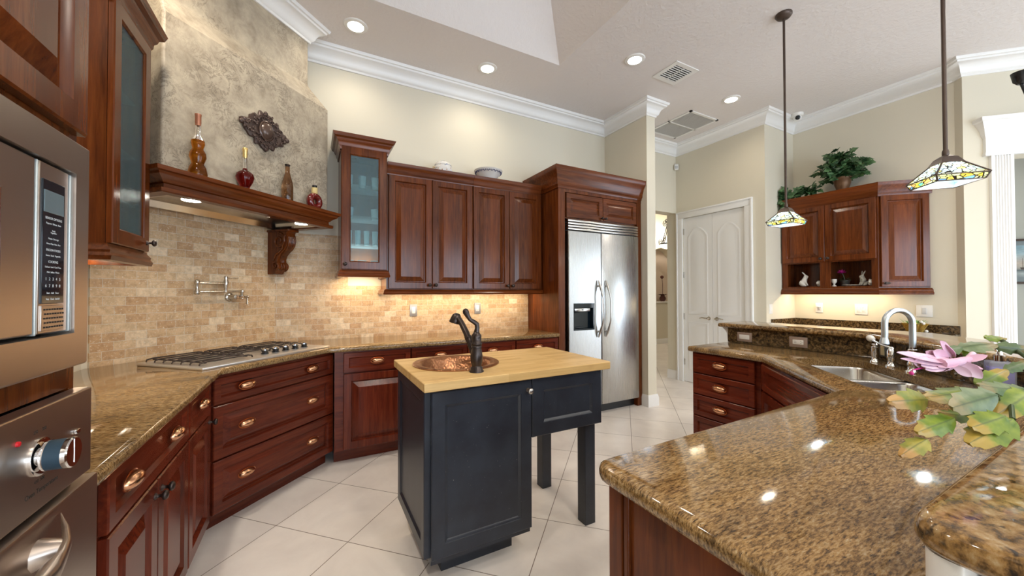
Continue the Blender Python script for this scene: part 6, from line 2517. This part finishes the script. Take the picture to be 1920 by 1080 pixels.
def picture_mat():
    m_, nt, b = mk('harbour_print')
    tc = nd(nt, 'ShaderNodeTexCoord')
    sz = nd(nt, 'ShaderNodeSeparateXYZ')
    nt.links.new(tc.outputs['Object'], sz.inputs[0])
    n = noise(nt, coords(nt, (1, 1, 3)), 6, 4)
    mr = nd(nt, 'ShaderNodeMapRange')
    mr.inputs['From Min'].default_value = 1.53
    mr.inputs['From Max'].default_value = 1.98
    nt.links.new(sz.outputs[2], mr.inputs['Value'])
    sky = ramp(nt, mr.outputs[0], [(0.0, (0.3, 0.36, 0.4)), (0.12, (0.42, 0.48, 0.5)), (0.22, (0.12, 0.16, 0.18)), (0.3, (0.45, 0.42, 0.38)), (0.45, (0.6, 0.52, 0.46)), (0.75, (0.35, 0.5, 0.58)), (1.0, (0.3, 0.48, 0.6))])
    c = mix(nt, sky, ramp(nt, n, [(0.35, (0.7, 0.7, 0.7)), (0.65, (1.15, 1.15, 1.15))]), 0.7, 'MULTIPLY')
    nt.links.new(c, b.inputs['Base Color'])
    b.inputs['Roughness'].default_value = 0.15
    return m_


g = G()
PWd, Z0_, Z1_ = 0.95, 1.44, 2.065
g.loft([quadring(0, PWd, Z0_, Z1_, 0.0), quadring(0, PWd, Z0_, Z1_, -0.03), quadring(0.03, PWd - 0.03, Z0_ + 0.03, Z1_ - 0.03, -0.03), quadring(0.03, PWd - 0.03, Z0_ + 0.03, Z1_ - 0.03, -0.012)], True, False, False)
g.out('picture_frame', plain('dark_walnut_frame', (0.05, 0.025, 0.015), 0.35), pc, ang=20)
g = G()
g.box(0.03, PWd - 0.03, -0.014, -0.003, Z0_ + 0.03, Z1_ - 0.03)
g.out('mat_board', plain('slate_mat', (0.22, 0.27, 0.3), 0.5), pc, ang=20)
g = G()
g.box(0.04, PWd - 0.1, -0.017, -0.0135, Z0_ + 0.09, Z1_ - 0.09)
g.out('print', picture_mat(), pc, ang=20)
g = G()
for x, w2, h2 in ((0.16, 0.05, 0.2), (0.3, 0.07, 0.26), (0.5, 0.09, 0.22)):
    zb = Z0_ + 0.2
    g.loft([[(x - w2, -0.0178, zb + 0.03), (x + w2, -0.0178, zb + 0.03), (x + w2 * 0.7, -0.0178, zb), (x - w2 * 0.7, -0.0178, zb)], [(x - w2, -0.0172, zb + 0.03), (x + w2, -0.0172, zb + 0.03), (x + w2 * 0.7, -0.0172, zb), (x - w2 * 0.7, -0.0172, zb)]])
    for q in (-0.4, 0.0, 0.4):
        g.box(x + q * w2 - 0.002, x + q * w2 + 0.002, -0.0178, -0.0172, zb + 0.03, zb + h2 * (1 - abs(q) * 0.5))
g.out('painted_ships', plain('ship_ink', (0.08, 0.06, 0.05), 0.5), pc, ang=20)

cl = T('chandelier', 'black iron fitting with cup shades at the top right edge of the picture', 'chandelier', (4.0, 0.325, 0), 20)
g = G()
g.lathe([(0.06, CEIL), (0.06, CEIL - 0.02), (0.012, CEIL - 0.04)], n=20)
g.tube([(0, 0, CEIL - 0.03), (0, 0, 2.55)], 0.01, 8)
g.ball((0, 0, 2.55), 0.035, 12)
g.out('stem', M_BLACK, cl, ang=40)
for k in range(5):
    a = math.radians(72 * k)
    ca2, sa2 = math.cos(a), math.sin(a)
    g = G()
    g.tube([(0.02 * ca2, 0.02 * sa2, 2.56), (0.1 * ca2, 0.1 * sa2, 2.52), (0.19 * ca2, 0.19 * sa2, 2.57), (0.21 * ca2, 0.21 * sa2, 2.66)], 0.008, 8)
    g.lathe([(0.018, 2.66), (0.035, 2.68), (0.042, 2.72), (0.045, 2.735), (0.04, 2.735)], (0.21 * ca2, 0.21 * sa2, 0), n=16)
    g.out('arm', M_BLACK, cl, ang=40)
